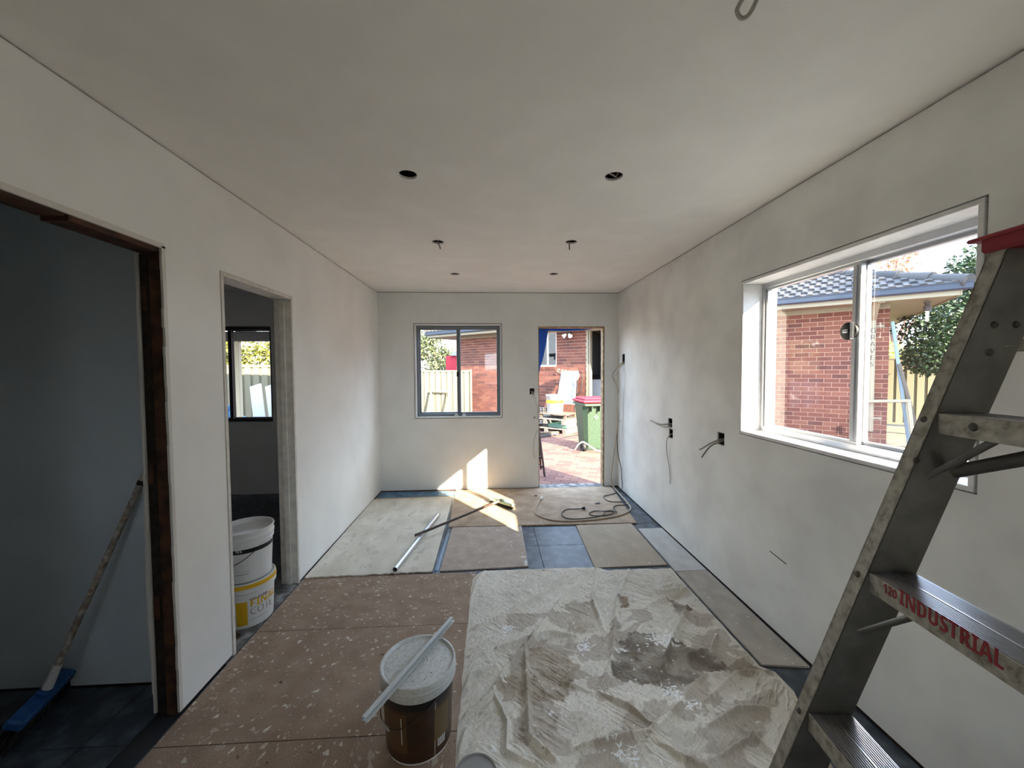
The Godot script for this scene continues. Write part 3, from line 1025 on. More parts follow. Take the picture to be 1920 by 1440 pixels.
func ladder() -> void:
	var dv := Vector3(0.9925, 0, 0.122).normalized()   # front to back
	var lv := Vector3(-0.122, 0, 0.9925).normalized()  # far stile to near stile
	var p2 := Vector3(0.698, 1.088, -0.667)
	var slope := Vector3(0.0775, 0.3, 0.0385) / 0.3     # the far stile, per metre of height
	var taper := lv * slope.dot(lv)
	var slope_n := slope - 2.0 * taper
	var wide := 0.46
	var foot := p2 - slope * (p2.y - 0.012)
	var o := thing("step_ladder", "paint spattered aluminium step ladder with red top, in front of window", "ladder", Vector3(foot.x + 0.2, 0, foot.z + 0.25))
	var dirty := dirty_alu(201)
	var web := grainy([[0.2, rgb(116, 116, 112)], [0.5, rgb(128, 128, 125)], [0.8, rgb(138, 138, 135)]], 0.02, 203, 1.2, 0.42)
	web.metallic = 0.75
	var tread_m := plain(rgb(176, 178, 180), 0.28, 0.9)
	var red := plain(rgb(150, 40, 50), 0.6)
	var rivet := plain(rgb(92, 90, 84), 0.5, 0.6)
	var dep := 0.082
	var at := func(y: float, near: bool) -> Vector3:
		return p2 + slope * (y - p2.y) if not near else p2 + lv * wide + slope_n * (y - p2.y)
	for s in 2:
		var near := s == 1
		var sg := 1.0 if near else -1.0
		var a: Vector3 = at.call(0.012, near)
		var b: Vector3 = at.call(1.675, near)
		var w := MB.new()
		var f := MB.new()
		# web plate between the two flanges of the channel
		var ax := (b - a).normalized()
		var tr := Transform3D(Basis(dv, ax, dv.cross(ax)), a)
		var L := a.distance_to(b)
		var o1 := -0.0015 if near else -0.0015
		w.box(Vector3(0.0, 0, o1), Vector3(dep, L, o1 + 0.003), tr)
		var zs := signf(tr.basis.z.dot(lv)) * sg
		var q0 := minf(0.0, zs * 0.026)
		var q1 := maxf(0.0, zs * 0.026)
		f.cbox(Vector3(-0.003, 0, q0), Vector3(0.0, L, q1), 0.0008, tr)
		f.cbox(Vector3(dep, 0, q0), Vector3(dep + 0.003, L, q1), 0.0008, tr)
		f.cbox(Vector3(-0.003, 0, (q1 - 0.004) if zs > 0 else q0), Vector3(0.012, L, q1 if zs > 0 else q0 + 0.004), 0.0008, tr)
		var st := wpart(o, "stile", w, web)
		var fl := part(st, "flange", f, dirty)
		fl.transform = Transform3D()
		var ft := MB.new()
		ft.cbox(Vector3(-0.008, -0.014, q0 - 0.004), Vector3(dep + 0.008, 0.045, q1 + 0.004), 0.003, Transform3D(tr.basis, a + ax * 0.003))
		wpart(o, "foot", ft, M.black)
		# rivets on flange and web
		var rv := MB.new()
		rv.lathe([Vector2(0.0001, 0.0035), Vector2(0.004, 0.0028), Vector2(0.006, 0.0)], 12)
		var rm := rv.mesh()
		for k in 5:
			var y := 0.188 + 0.3 * k
			var c: Vector3 = at.call(y - 0.012, near)
			var fr := Transform3D(Basis(tr.basis.z, -dv, tr.basis.y), c + tr.basis.z * zs * 0.014 - dv * 0.003)
			part(st, "rivet", rm, rivet).transform = fr
		if not near:
			for q in [[1.395 + 0.145, 0.028], [1.395 + 0.145, 0.062], [1.395 + 0.10, 0.04], [1.395 - 0.09, -0.002]]:
				var c: Vector3 = at.call(q[0], false) + dv * q[1]
				part(st, "rivet", rm, rivet).transform = Transform3D(Basis(dv, lv, dv.cross(lv)), c + lv * 0.002)
	# treads
	for k in 5:
		var y := 0.188 + 0.3 * k
		var a: Vector3 = at.call(y, false)
		var b: Vector3 = at.call(y, true)
		var L := (b - a).dot(lv) - 0.006
		var tr := Transform3D(Basis(dv, Vector3.UP, -dv.cross(Vector3.UP) * -1.0), a + lv * 0.003)
		tr.basis = Basis(dv, Vector3.UP, dv.cross(Vector3.UP))
		var zdir := signf(tr.basis.z.dot(lv))
		var z0 := minf(0.0, zdir * L)
		var z1 := maxf(0.0, zdir * L)
		var t := MB.new()
		t.box(Vector3(0.003, -0.004, z0), Vector3(dep - 0.003, -0.001, z1), tr)
		# ribs along the tread
		for j in 8:
			t.cbox(Vector3(0.006 + j * 0.0042, -0.001, z0), Vector3(0.0082 + j * 0.0042, 0.0018, z1), 0.0006, tr)
			t.cbox(Vector3(0.046 + j * 0.0042, -0.001, z0), Vector3(0.0482 + j * 0.0042, 0.0018, z1), 0.0006, tr)
		t.cbox(Vector3(0.0395, -0.001, z0), Vector3(0.0445, 0.0022, z1), 0.001, tr)
		t.cbox(Vector3(dep - 0.004, -0.03, z0), Vector3(dep - 0.001, 0.002, z1), 0.001, tr)
		var td := wpart(o, "tread", t, tread_m)
		var lip := MB.new()
		lip.cbox(Vector3(0.0, -0.034, z0), Vector3(0.003, 0.0022, z1), 0.0008, tr)
		part(td, "tread_edge", lip, dirty)
		if k == 3:
			# stuck-on lettering of the load class
			ladder_text("120", 0.015, tr, zdir, 0.030, -0.0215, red, td, 0.75)
			ladder_text("INDUSTRIAL", 0.024, tr, zdir, 0.060, -0.0275, red, td, 0.75)
		if k == 4:
			for j in 3:
				ladder_text(["Do not use on", "uneven ground", "or step above"][j], 0.0062, tr, zdir, 0.155, -0.012 - 0.0075 * j, M.black, td)
			var bv := MB.new()
			bv.lathe([Vector2(0.0001, 0.004), Vector2(0.005, 0.003), Vector2(0.007, 0.0)], 12, Transform3D(Basis(tr.basis.z, -dv, Vector3.UP), tr * Vector3(0, -0.014, zdir * 0.055)))
			part(td, "rivet", bv, rivet)
		# brace struts under the upper treads
		if k >= 3:
			var br := MB.new()
			var s0 := tr * Vector3(0.012, -0.11, 0) - slope.normalized() * 0.0
			br.tube([s0 - dv * 0.028 + lv * 0.003, tr * Vector3(0.012, -0.032, zdir * 0.075)], 0.006, 6)
			br.box(Vector3(0.045, -0.006, 0), Vector3(0.049, 0.006, 0.001), tr)
			wpart(o, "brace", br, web)
	var gus := MB.new()
	var ga: Vector3 = at.call(1.388, false)
	var g0 := ga + dv * 0.055 + Vector3(0, -0.10, 0) - dv * 0.026
	gus.tube([g0 + lv * 0.004, ga + dv * 0.06 + Vector3(0, -0.034, 0) + lv * 0.13], 0.012, 6)
	wpart(o, "brace", gus, web)
	# red top cap
	var ca: Vector3 = at.call(1.675, false)
	var cb: Vector3 = at.call(1.675, true)
	var ctr := Transform3D(Basis(dv, Vector3.UP, dv.cross(Vector3.UP)), ca)
	var zd := signf(ctr.basis.z.dot(lv))
	var cl := (cb - ca).dot(lv)
	var cap := MB.new()
	cap.cbox(Vector3(-0.014, -0.012, minf(-zd * 0.034, zd * (cl + 0.034))), Vector3(0.17, 0.016, maxf(-zd * 0.034, zd * (cl + 0.034))), 0.005, ctr)
	cap.cbox(Vector3(-0.020, 0.010, minf(-zd * 0.05, zd * (cl + 0.05))), Vector3(0.18, 0.017, maxf(-zd * 0.05, zd * (cl + 0.05))), 0.003, ctr)
	wpart(o, "top_cap", cap, red, "red plastic top cap")
	# rear frame
	for s in 2:
		var top: Vector3 = (ca if s == 0 else cb) + dv * 0.13 + Vector3(0, -0.02, 0)
		var bot := Vector3(top.x, 0.012, top.z) + dv * 0.36 + lv * (-0.05 if s == 0 else 0.05)
		var r := MB.new()
		var ax := (top - bot).normalized()
		r.cbox(Vector3(-0.018, 0, -0.012), Vector3(0.018, top.distance_to(bot), 0.012), 0.003, Transform3D(Basis(dv, ax, dv.cross(ax)), bot))
		wpart(o, "rear_leg", r, web)
	for y in [0.35, 0.95]:
		var t0: float = (1.655 - y) / 1.643
		var q0 := ca + dv * (0.13 + 0.36 * t0) + lv * (-0.05 * t0)
		var q1 := cb + dv * (0.13 + 0.36 * t0) + lv * (0.05 * t0)
		q0.y = y; q1.y = y
		var r := MB.new()
		r.tube([q0, q1], 0.011, 8)
		wpart(o, "rear_bar", r, web)
	var spb := MB.new()
	var sa: Vector3 = at.call(1.505, false) + dv * 0.06
	spb.tube([sa - lv * 0.01, sa + dv * 0.16 - lv * 0.012 + Vector3(0, 0.005, 0)], 0.012, 6)
	wpart(o, "spreader", spb, dirty)

func ladder_text(txt: String, size: float, tr: Transform3D, zdir: float, along: float, y: float, mat: Material, parent: Node3D, squeeze := 1.0) -> void:
	var m := text_mesh(txt, size, 0.0006)
	var o := part(parent, "lettering", m, mat)
	# letters read along the tread, facing the front (-dv)
	var b := Basis(tr.basis.z * zdir, Vector3.UP, -tr.basis.x)
	var p: Vector3 = tr * Vector3(-0.0004, y, zdir * along)
	o.transform = Transform3D(b * Basis.from_scale(Vector3(squeeze, 1, 1)), p)

func text_mesh(txt: String, size: float, deep: float, bold := true) -> TextMesh:
	var t := TextMesh.new()
	var f := SystemFont.new()
	f.font_names = PackedStringArray(["Droid Sans"])
	f.font_weight = 700 if bold else 400
	t.font = f
	t.text = txt
	t.font_size = 48
	t.pixel_size = size / 34.0
	t.depth = deep
	t.curve_step = 2.0
	t.horizontal_alignment = HORIZONTAL_ALIGNMENT_LEFT
	t.vertical_alignment = VERTICAL_ALIGNMENT_BOTTOM
	return t

# ------------------------------------------------------------------ buckets
func wrap_text(txt: String, size: float, r: float, ang: float, y: float, bold := true) -> MB:
	# lettering bent round a bucket of radius r; starts at the angle and runs to the right
	var tm := text_mesh(txt, size, 0.0003, bold)
	var arr := tm.get_mesh_arrays()
	var mb := MB.new()
	if arr.size() == 0:
		return mb
	var vs: PackedVector3Array = arr[Mesh.ARRAY_VERTEX]
	var ns: PackedVector3Array = arr[Mesh.ARRAY_NORMAL]
	for k in vs.size():
		var a := ang + vs[k].x / r
		var d := Vector3(sin(a), 0, cos(a))
		var t := Vector3(cos(a), 0, -sin(a))
		mb.vert(d * (r + vs[k].z + 0.0004) + Vector3(0, y + vs[k].y, 0), (t * ns[k].x + Vector3.UP * ns[k].y + d * ns[k].z).normalized())
	var ix: PackedInt32Array = arr[Mesh.ARRAY_INDEX]
	for k in range(0, ix.size(), 3):
		mb.tri(ix[k], ix[k + 1], ix[k + 2])
	return mb

func band(r0: float, r1: float, y0: float, y1: float, a0: float, a1: float, out := 0.0006) -> MB:
	# a printed strip round a bucket wall that widens from r0 (y0) to r1 (y1)
	var mb := MB.new()
	mb.lathe([Vector2(r0, y0), Vector2(r0 + out, y0), Vector2(r1 + out, y1), Vector2(r1, y1)], maxi(3, int(absf(a1 - a0) * 12.0)), Transform3D(), a0, a1)
	return mb

func bail(r: float, y: float, drop: float, a0: float, a1: float) -> MB:
	var pts := []
	for k in 25:
		var t := k / 24.0
		var a := lerpf(a0, a1, t)
		pts.append(Vector3(sin(a), 0, cos(a)) * (r + 0.006 * sin(PI * t)) + Vector3(0, y - drop * sin(PI * t), 0))
	var mb := MB.new()
	mb.tube(pts, 0.0022, 6)
	return mb

func buckets() -> void:
	# big paint bucket with brown label in the foreground
	var b := thing("paint_bucket", "white lidded paint bucket with dark brown label in the foreground", "bucket", Vector3(-0.300, 0.0042, -1.512))
	var body := MB.new()
	body.lathe([Vector2(0.0, 0.0), Vector2(0.121, 0.0), Vector2(0.125, 0.004), Vector2(0.138, 0.262), Vector2(0.1415, 0.262), Vector2(0.142, 0.285), Vector2(0.139, 0.285)], 56)
	part(b, "body", body, M.whiteplastic)
	part(b, "label", band(0.1258, 0.1360, 0.012, 0.222, 0.0, TAU), grainy([[0.3, rgb(52, 32, 20)], [0.7, rgb(70, 46, 28)]], 0.01, 301, 2.0, 0.35), "dark brown printed label")
	part(b, "label_band", band(0.1360, 0.1372, 0.218, 0.246, 0.0, TAU, 0.0009), plain(rgb(18, 18, 20), 0.35), "black band")
	part(b, "label_panel", band(0.1280, 0.1358, 0.050, 0.205, -1.05, -0.15, 0.0010), plain(rgb(96, 70, 40), 0.4), "golden brown panel")
	part(b, "label_panel", band(0.1300, 0.1355, 0.075, 0.200, 0.62, 1.15, 0.0010), plain(rgb(104, 84, 46), 0.4), "olive brown panel")
	part(b, "label_rule", band(0.1285, 0.1352, 0.070, 0.190, -0.315, -0.290, 0.0013), M.white)
	part(b, "label_rule", band(0.1258, 0.1362, 0.014, 0.228, 0.640, 0.655, 0.0013), M.white)
	part(b, "barcode_field", band(0.1268, 0.1305, 0.042, 0.100, 0.74, 1.02, 0.0012), M.white)
	for k in 9:
		var a := 0.765 + k * 0.027
		part(b, "barcode_bar", band(0.1270, 0.1302, 0.046, 0.096, a, a + [0.008, 0.015, 0.006][k % 3], 0.0016), M.black)
	var lid := MB.new()
	lid.lathe([Vector2(0.146, 0.256), Vector2(0.1475, 0.262), Vector2(0.1475, 0.306), Vector2(0.145, 0.312), Vector2(0.140, 0.313), Vector2(0.136, 0.309), Vector2(0.132, 0.3035), Vector2(0.042, 0.3035), Vector2(0.040, 0.3055), Vector2(0.036, 0.3055), Vector2(0.034, 0.3035), Vector2(0.030, 0.3035), Vector2(0.028, 0.3055), Vector2(0.024, 0.3055), Vector2(0.022, 0.3035), Vector2(0.018, 0.3035), Vector2(0.016, 0.3055), Vector2(0.012, 0.3055), Vector2(0.010, 0.3035), Vector2(0.0, 0.3035)], 64)
	var lm := grainy([[0.25, rgb(196, 200, 196)], [0.6, rgb(216, 218, 214)]], 0.03, 303, 3.0, 0.32)
	var ld := part(b, "lid", lid, lm)
	var lr := MB.new()
	lr.lathe([Vector2(0.1475, 0.280), Vector2(0.1490, 0.282), Vector2(0.1490, 0.287), Vector2(0.1475, 0.289)], 56)
	part(ld, "lid_ridge", lr, lm)
	for q in [[0.06, 0.06], [0.09, 0.0], [0.0, 0.10], [-0.11, 0.03], [0.04, 0.09], [0.10, -0.06]]:
		var fl := MB.new()
		fl.lathe([Vector2(0.0001, 0.3042), Vector2(0.0022, 0.3039), Vector2(0.0025, 0.3034)], 8, Transform3D(Basis(), Vector3(q[0], 0, q[1])))
		part(ld, "paint_speck", fl, plain(rgb(92, 94, 92), 0.7))
	var hd := part(b, "handle", bail(0.1400, 0.245, 0.105, 0.66, -2.48), plain(rgb(70, 66, 62), 0.4, 0.6))
	var gr := MB.new()
	var gp := []
	for k in 7:
		var a := -0.62 - 0.06 * k
		gp.append(Vector3(sin(a), 0, cos(a)) * 0.1475 + Vector3(0, 0.1402 + 0.0006 * k, 0))
	gr.tube(gp, 0.006, 8)
	part(hd, "grip", gr, plain(rgb(176, 172, 164), 0.6))
	# pale plastic angle lying across the lid
	var st := MB.new()
	var e0 := Vector3(-0.424, 0.3185, -1.245)
	var e1 := Vector3(-0.186, 0.3185, -1.745)
	var ax := (e1 - e0).normalized()
	var tr := Transform3D(Basis(ax.cross(Vector3.UP), Vector3.UP, -ax), e0)
	var L := e0.distance_to(e1)
	st.cbox(Vector3(-0.012, -0.001, -L), Vector3(0.012, 0.0015, 0), 0.0005, tr)
	st.cbox(Vector3(-0.0125, -0.001, -L), Vector3(-0.0095, 0.014, 0), 0.0008, tr)
	st.cbox(Vector3(-0.0095, 0.012, -L), Vector3(0.004, 0.014, 0), 0.0005, tr)
	single("plastic_strip", st, plain(rgb(204, 208, 206), 0.35), "pale plastic angle strip lying across the bucket lid", "strip")
	# small tub at the bottom edge, on the drop sheet
	var t := thing("plastic_tub", "small grey lidded tub on the drop sheet at the bottom edge", "tub", Vector3(-0.062, 0.021, -1.235))
	var tb := MB.new()
	tb.lathe([Vector2(0.0, 0.0), Vector2(0.060, 0.0), Vector2(0.067, 0.10)], 40)
	part(t, "body", tb, M.whiteplastic)
	var tl := MB.new()
	tl.lathe([Vector2(0.070, 0.094), Vector2(0.0715, 0.098), Vector2(0.0715, 0.107), Vector2(0.069, 0.109), Vector2(0.066, 0.1085), Vector2(0.063, 0.104), Vector2(0.0, 0.104)], 44)
	part(t, "lid", tl, plain(rgb(150, 150, 146), 0.4))
	# two buckets stacked in the narrow doorway
	var c := Vector3(-1.462, 0.0005, -2.335)
	var lo := thing("compound_bucket", "white and yellow joint compound bucket, lower one of the doorway stack", "bucket", c, "buckets stacked in the doorway")
	var lb := MB.new()
	lb.lathe([Vector2(0.0, 0.0), Vector2(0.122, 0.0), Vector2(0.126, 0.004), Vector2(0.137, 0.232)], 52)
	part(lo, "body", lb, M.whiteplastic)
	var yel := plain(rgb(226, 178, 28), 0.4)
	var ll := MB.new()
	ll.lathe([Vector2(0.139, 0.205), Vector2(0.146, 0.209), Vector2(0.147, 0.240), Vector2(0.143, 0.262), Vector2(0.138, 0.264), Vector2(0.134, 0.256), Vector2(0.0, 0.256)], 56)
	part(lo, "lid", ll, M.whiteplastic)
	part(lo, "lid_band", band(0.1472, 0.1445, 0.236, 0.259, 0.0, TAU, 0.0010), yel, "yellow lid band")
	# camera sees this bucket from about angle 0.56
	part(lo, "label_panel", band(0.1272, 0.1335, 0.022, 0.160, 0.10, 0.52, 0.0008), yel, "yellow printed panel")
	for w in [["FINAL", 0.040, 0.60, 0.108, true, rgb(222, 172, 32)], ["COTE", 0.040, 0.60, 0.060, false, rgb(150, 146, 138)], ["USG BORAL", 0.0135, 0.60, 0.156, true, rgb(28, 40, 86)]]:
		part(lo, "lettering", wrap_text(w[0], w[1], 0.1335 if w[3] > 0.1 else 0.1305, w[2], w[3], w[4]), plain(w[5], 0.5))
	part(lo, "label_rule", band(0.1330, 0.1334, 0.192, 0.196, 0.10, 0.75, 0.0006), plain(rgb(130, 130, 128), 0.5))
	part(lo, "label_rule", band(0.1326, 0.1330, 0.182, 0.185, 0.10, 0.62, 0.0006), plain(rgb(130, 130, 128), 0.5))
	part(lo, "label_rule", band(0.1285, 0.1288, 0.046, 0.049, 0.62, 1.35, 0.0006), plain(rgb(180, 178, 172), 0.5))
	var up := thing("plaster_bucket", "open white bucket with black band, upper one of the doorway stack", "bucket", c + Vector3(0, 0.2645, 0), "buckets stacked in the doorway")
	var ub := MB.new()
	ub.lathe([Vector2(0.0, 0.0), Vector2(0.120, 0.0), Vector2(0.124, 0.004), Vector2(0.134, 0.212), Vector2(0.140, 0.214), Vector2(0.141, 0.222), Vector2(0.137, 0.226), Vector2(0.1385, 0.240), Vector2(0.143, 0.243), Vector2(0.144, 0.252), Vector2(0.140, 0.258), Vector2(0.1405, 0.276), Vector2(0.144, 0.284), Vector2(0.143, 0.290), Vector2(0.138, 0.290), Vector2(0.135, 0.262), Vector2(0.0, 0.258)], 60)
	part(up, "body", ub, M.whiteplastic)
	part(up, "label_band", band(0.1322, 0.1334, 0.172, 0.196, 0.0, TAU, 0.0010), plain(rgb(20, 22, 30), 0.4), "black printed band")
	part(up, "lettering", wrap_text("NS", 0.017, 0.1338, 0.155, 0.176), M.white)
	for k in 8:
		part(up, "label_rule", band(0.1255 + 0.0004 * k, 0.1258 + 0.0004 * k, 0.050 + 0.0135 * k, 0.0525 + 0.0135 * k, 0.05, [0.62, 0.66, 0.5, 0.64, 0.6, 0.66, 0.4, 0.3][k], 0.0008), plain(rgb(40, 42, 50), 0.6))
	part(up, "handle", bail(0.1370, 0.198, 0.10, 1.05, -2.09), plain(rgb(60, 60, 62), 0.4, 0.6))
	# crumb of dry debris beside the buckets
	var cr := MB.new()
	for k in 9:
		var q := Vector3(rng.randf_range(-0.018, 0.018), 0.004, rng.randf_range(-0.018, 0.018))
		cr.cbox(Vector3(-0.008, -0.004, -0.004), Vector3(0.008, 0.005, 0.004), 0.001, Transform3D(Basis.from_euler(Vector3(0, rng.randf() * 6.0, rng.randf_range(-0.4, 0.4))), q))
	single("debris_crumbs", cr, plain(rgb(92, 66, 46), 0.9), "small heap of brown debris on the concrete beside the buckets", "debris", "", Vector3(-1.415, 0.001, -2.155))

# ------------------------------------------------------------------ brooms and tube
func bristles(mb: MB, at: Transform3D, lx: float, lz: float, length: float, nx: int, nz: int, splay: float) -> void:
	for i in nx:
		for j in nz:
			var q := Vector3(lerpf(-lx, lx, (i + 0.5) / nx), 0, lerpf(-lz, lz, (j + 0.5) / nz))
			for k in 3:
				var e := q + Vector3(q.x * splay + rng.randf_range(-0.006, 0.006), -length * rng.randf_range(0.9, 1.0), q.z * splay * 2.0 + rng.randf_range(-0.006, 0.006))
				mb.tube([at * q, at * e], 0.0022, 3, false)

func brooms_and_tube() -> void:
	# aluminium tube on the torn sheet
	var tb := thing("aluminium_tube", "shiny aluminium tube lying on the torn grey sheet", "tube", Vector3(-0.62, 0.0145, -3.28))
	var p0 := Vector3(-0.704, 0.0335, -2.765)
	var p1 := Vector3(-0.540, 0.0335, -3.80)
	var ax := (p1 - p0).normalized()
	var t := MB.new()
	t.tube([p0, p1], 0.0185, 20, false)
	t.tube([p0, p1], 0.0160, 20, false)
	for e in [p0, p1]:
		var nn := -ax if e == p0 else ax
		var x := nn.cross(Vector3.UP).normalized()
		for k in 20:
			var a := TAU * k / 20.0
			var b := TAU * (k + 1) / 20.0
			var da := x * cos(a) + Vector3.UP * sin(a)
			var db := x * cos(b) + Vector3.UP * sin(b)
			t.quad(e + da * 0.016, e + db * 0.016, e + db * 0.0185, e + da * 0.0185, nn)
	wpart(tb, "tube", t, plain(rgb(206, 212, 220), 0.32, 0.85))
	var cp := MB.new()
	cp.tube([p0 + ax * 0.006, p0 + ax * 0.02], 0.0158, 16)
	wpart(tb, "end_plug", cp, M.black)
	var c2 := MB.new()
	c2.tube([p1 - ax * 0.01, p1 + ax * 0.012], 0.012, 12)
	c2.cbox(Vector3(-0.02, -0.004, -0.006), Vector3(0.02, 0.004, 0.006), 0.001, Transform3D(Basis(), p1 + ax * 0.016))
	wpart(tb, "end_fitting", c2, M.alu_grey)
	# squeegee broom with a pale green head, handle resting on the tube
	var g := thing("floor_broom", "broom with pale green head and dark handle lying on chipboard", "broom", Vector3(0.1, 0.0138, -4.05))
	var dirv := Vector3(0.228, 0, 0.225).normalized()
	var side := Vector3.UP.cross(dirv)
	var hc := Vector3(0.102, 0.052, -4.070)
	var hb := Basis(dirv, Vector3.UP, dirv.cross(Vector3.UP))
	var tilt := Basis(dirv, -0.30)
	var hd := MB.new()
	var ht := Transform3D(tilt * hb, hc)
	hd.cbox(Vector3(-0.158, -0.014, -0.034), Vector3(0.158, 0.014, 0.034), 0.008, ht)
	hd.cbox(Vector3(-0.03, 0.012, -0.022), Vector3(0.03, 0.030, 0.022), 0.006, ht)
	var green := plain(rgb(204, 226, 188), 0.5)
	wpart(g, "head", hd, green, "pale green plastic head")
	var br := MB.new()
	bristles(br, Transform3D(tilt * hb, hc + ht.basis.y * -0.012), 0.15, 0.024, 0.026, 26, 4, 0.1)
	wpart(g, "bristles", br, plain(rgb(46, 48, 44), 0.8)).set_meta("kind", "stuff")
	var h0 := hc + ht.basis.y * 0.024
	var h1 := Vector3(-0.655, 0.0665, -3.262)
	var hm := MB.new()
	hm.tube([h0, h0.lerp(h1, 0.14)], 0.0125, 12)
	wpart(g, "ferrule", hm, plain(rgb(120, 112, 104), 0.5))
	hm = MB.new()
	hm.tube([h0.lerp(h1, 0.13), h1], 0.0115, 12)
	wpart(g, "handle", hm, grainy([[0.3, rgb(54, 42, 36)], [0.7, rgb(92, 74, 62)]], 0.02, 311, 2.0, 0.5))
	# blue push broom leaning in the side room
	var o := thing("push_broom", "blue push broom with pole leaning on the side room wall", "broom", Vector3(-1.89, 0, -1.70))
	var d2 := Vector3(0.065, 0, 0.215).normalized()
	var c := Vector3(-1.895, 0.105, -1.672)
	var b2 := Basis(d2, Vector3.UP, d2.cross(Vector3.UP))
	var rot := Basis(d2, -0.45) * b2
	var bt := Transform3D(rot, c)
	var bd := MB.new()
	bd.cbox(Vector3(-0.145, -0.020, -0.030), Vector3(0.145, 0.020, 0.030), 0.008, bt)
	bd.cbox(Vector3(-0.03, 0.018, -0.022), Vector3(0.03, 0.042, 0.022), 0.006, bt)
	wpart(o, "head", bd, grainy([[0.3, rgb(28, 78, 138)], [0.7, rgb(44, 98, 158)]], 0.03, 313, 2.0, 0.5), "blue head")
	var bb := MB.new()
	bristles(bb, Transform3D(rot, c - rot.y * 0.018), 0.138, 0.024, 0.075, 30, 5, 0.25)
	wpart(o, "bristles", bb, plain(rgb(44, 42, 42), 0.9)).set_meta("kind", "stuff")
	var q0 := c + rot.y * 0.035
	var q1 := Vector3(-1.540, 1.09, -1.826)
	var pm := MB.new()
	pm.tube([q0, q0.lerp(q1, 0.10)], [0.019, 0.014], 12)
	wpart(o, "ferrule", pm, M.whiteplastic)
	pm = MB.new()
	pm.tube([q0.lerp(q1, 0.08), q1], 0.0122, 12)
	wpart(o, "pole", pm, grainy([[0.25, rgb(126, 112, 98)], [0.5, rgb(176, 166, 152)], [0.75, rgb(206, 200, 190)]], 0.03, 315, 2.0, 0.6))
	var tp := MB.new()
	tp.tube([q0.lerp(q1, 0.865), q0.lerp(q1, 0.885)], 0.0142, 12)
	wpart(o, "clip", tp, M.black)

# ------------------------------------------------------------------ cables and cut-outs
func cable(called: String, label: String, pts: Array, r: float, mat: Material, per := 8) -> Node3D:
	var mb := MB.new()
	mb.tube(smooth_path(pts, per), r, 7)
	return single(called, mb, mat, label, "cable")

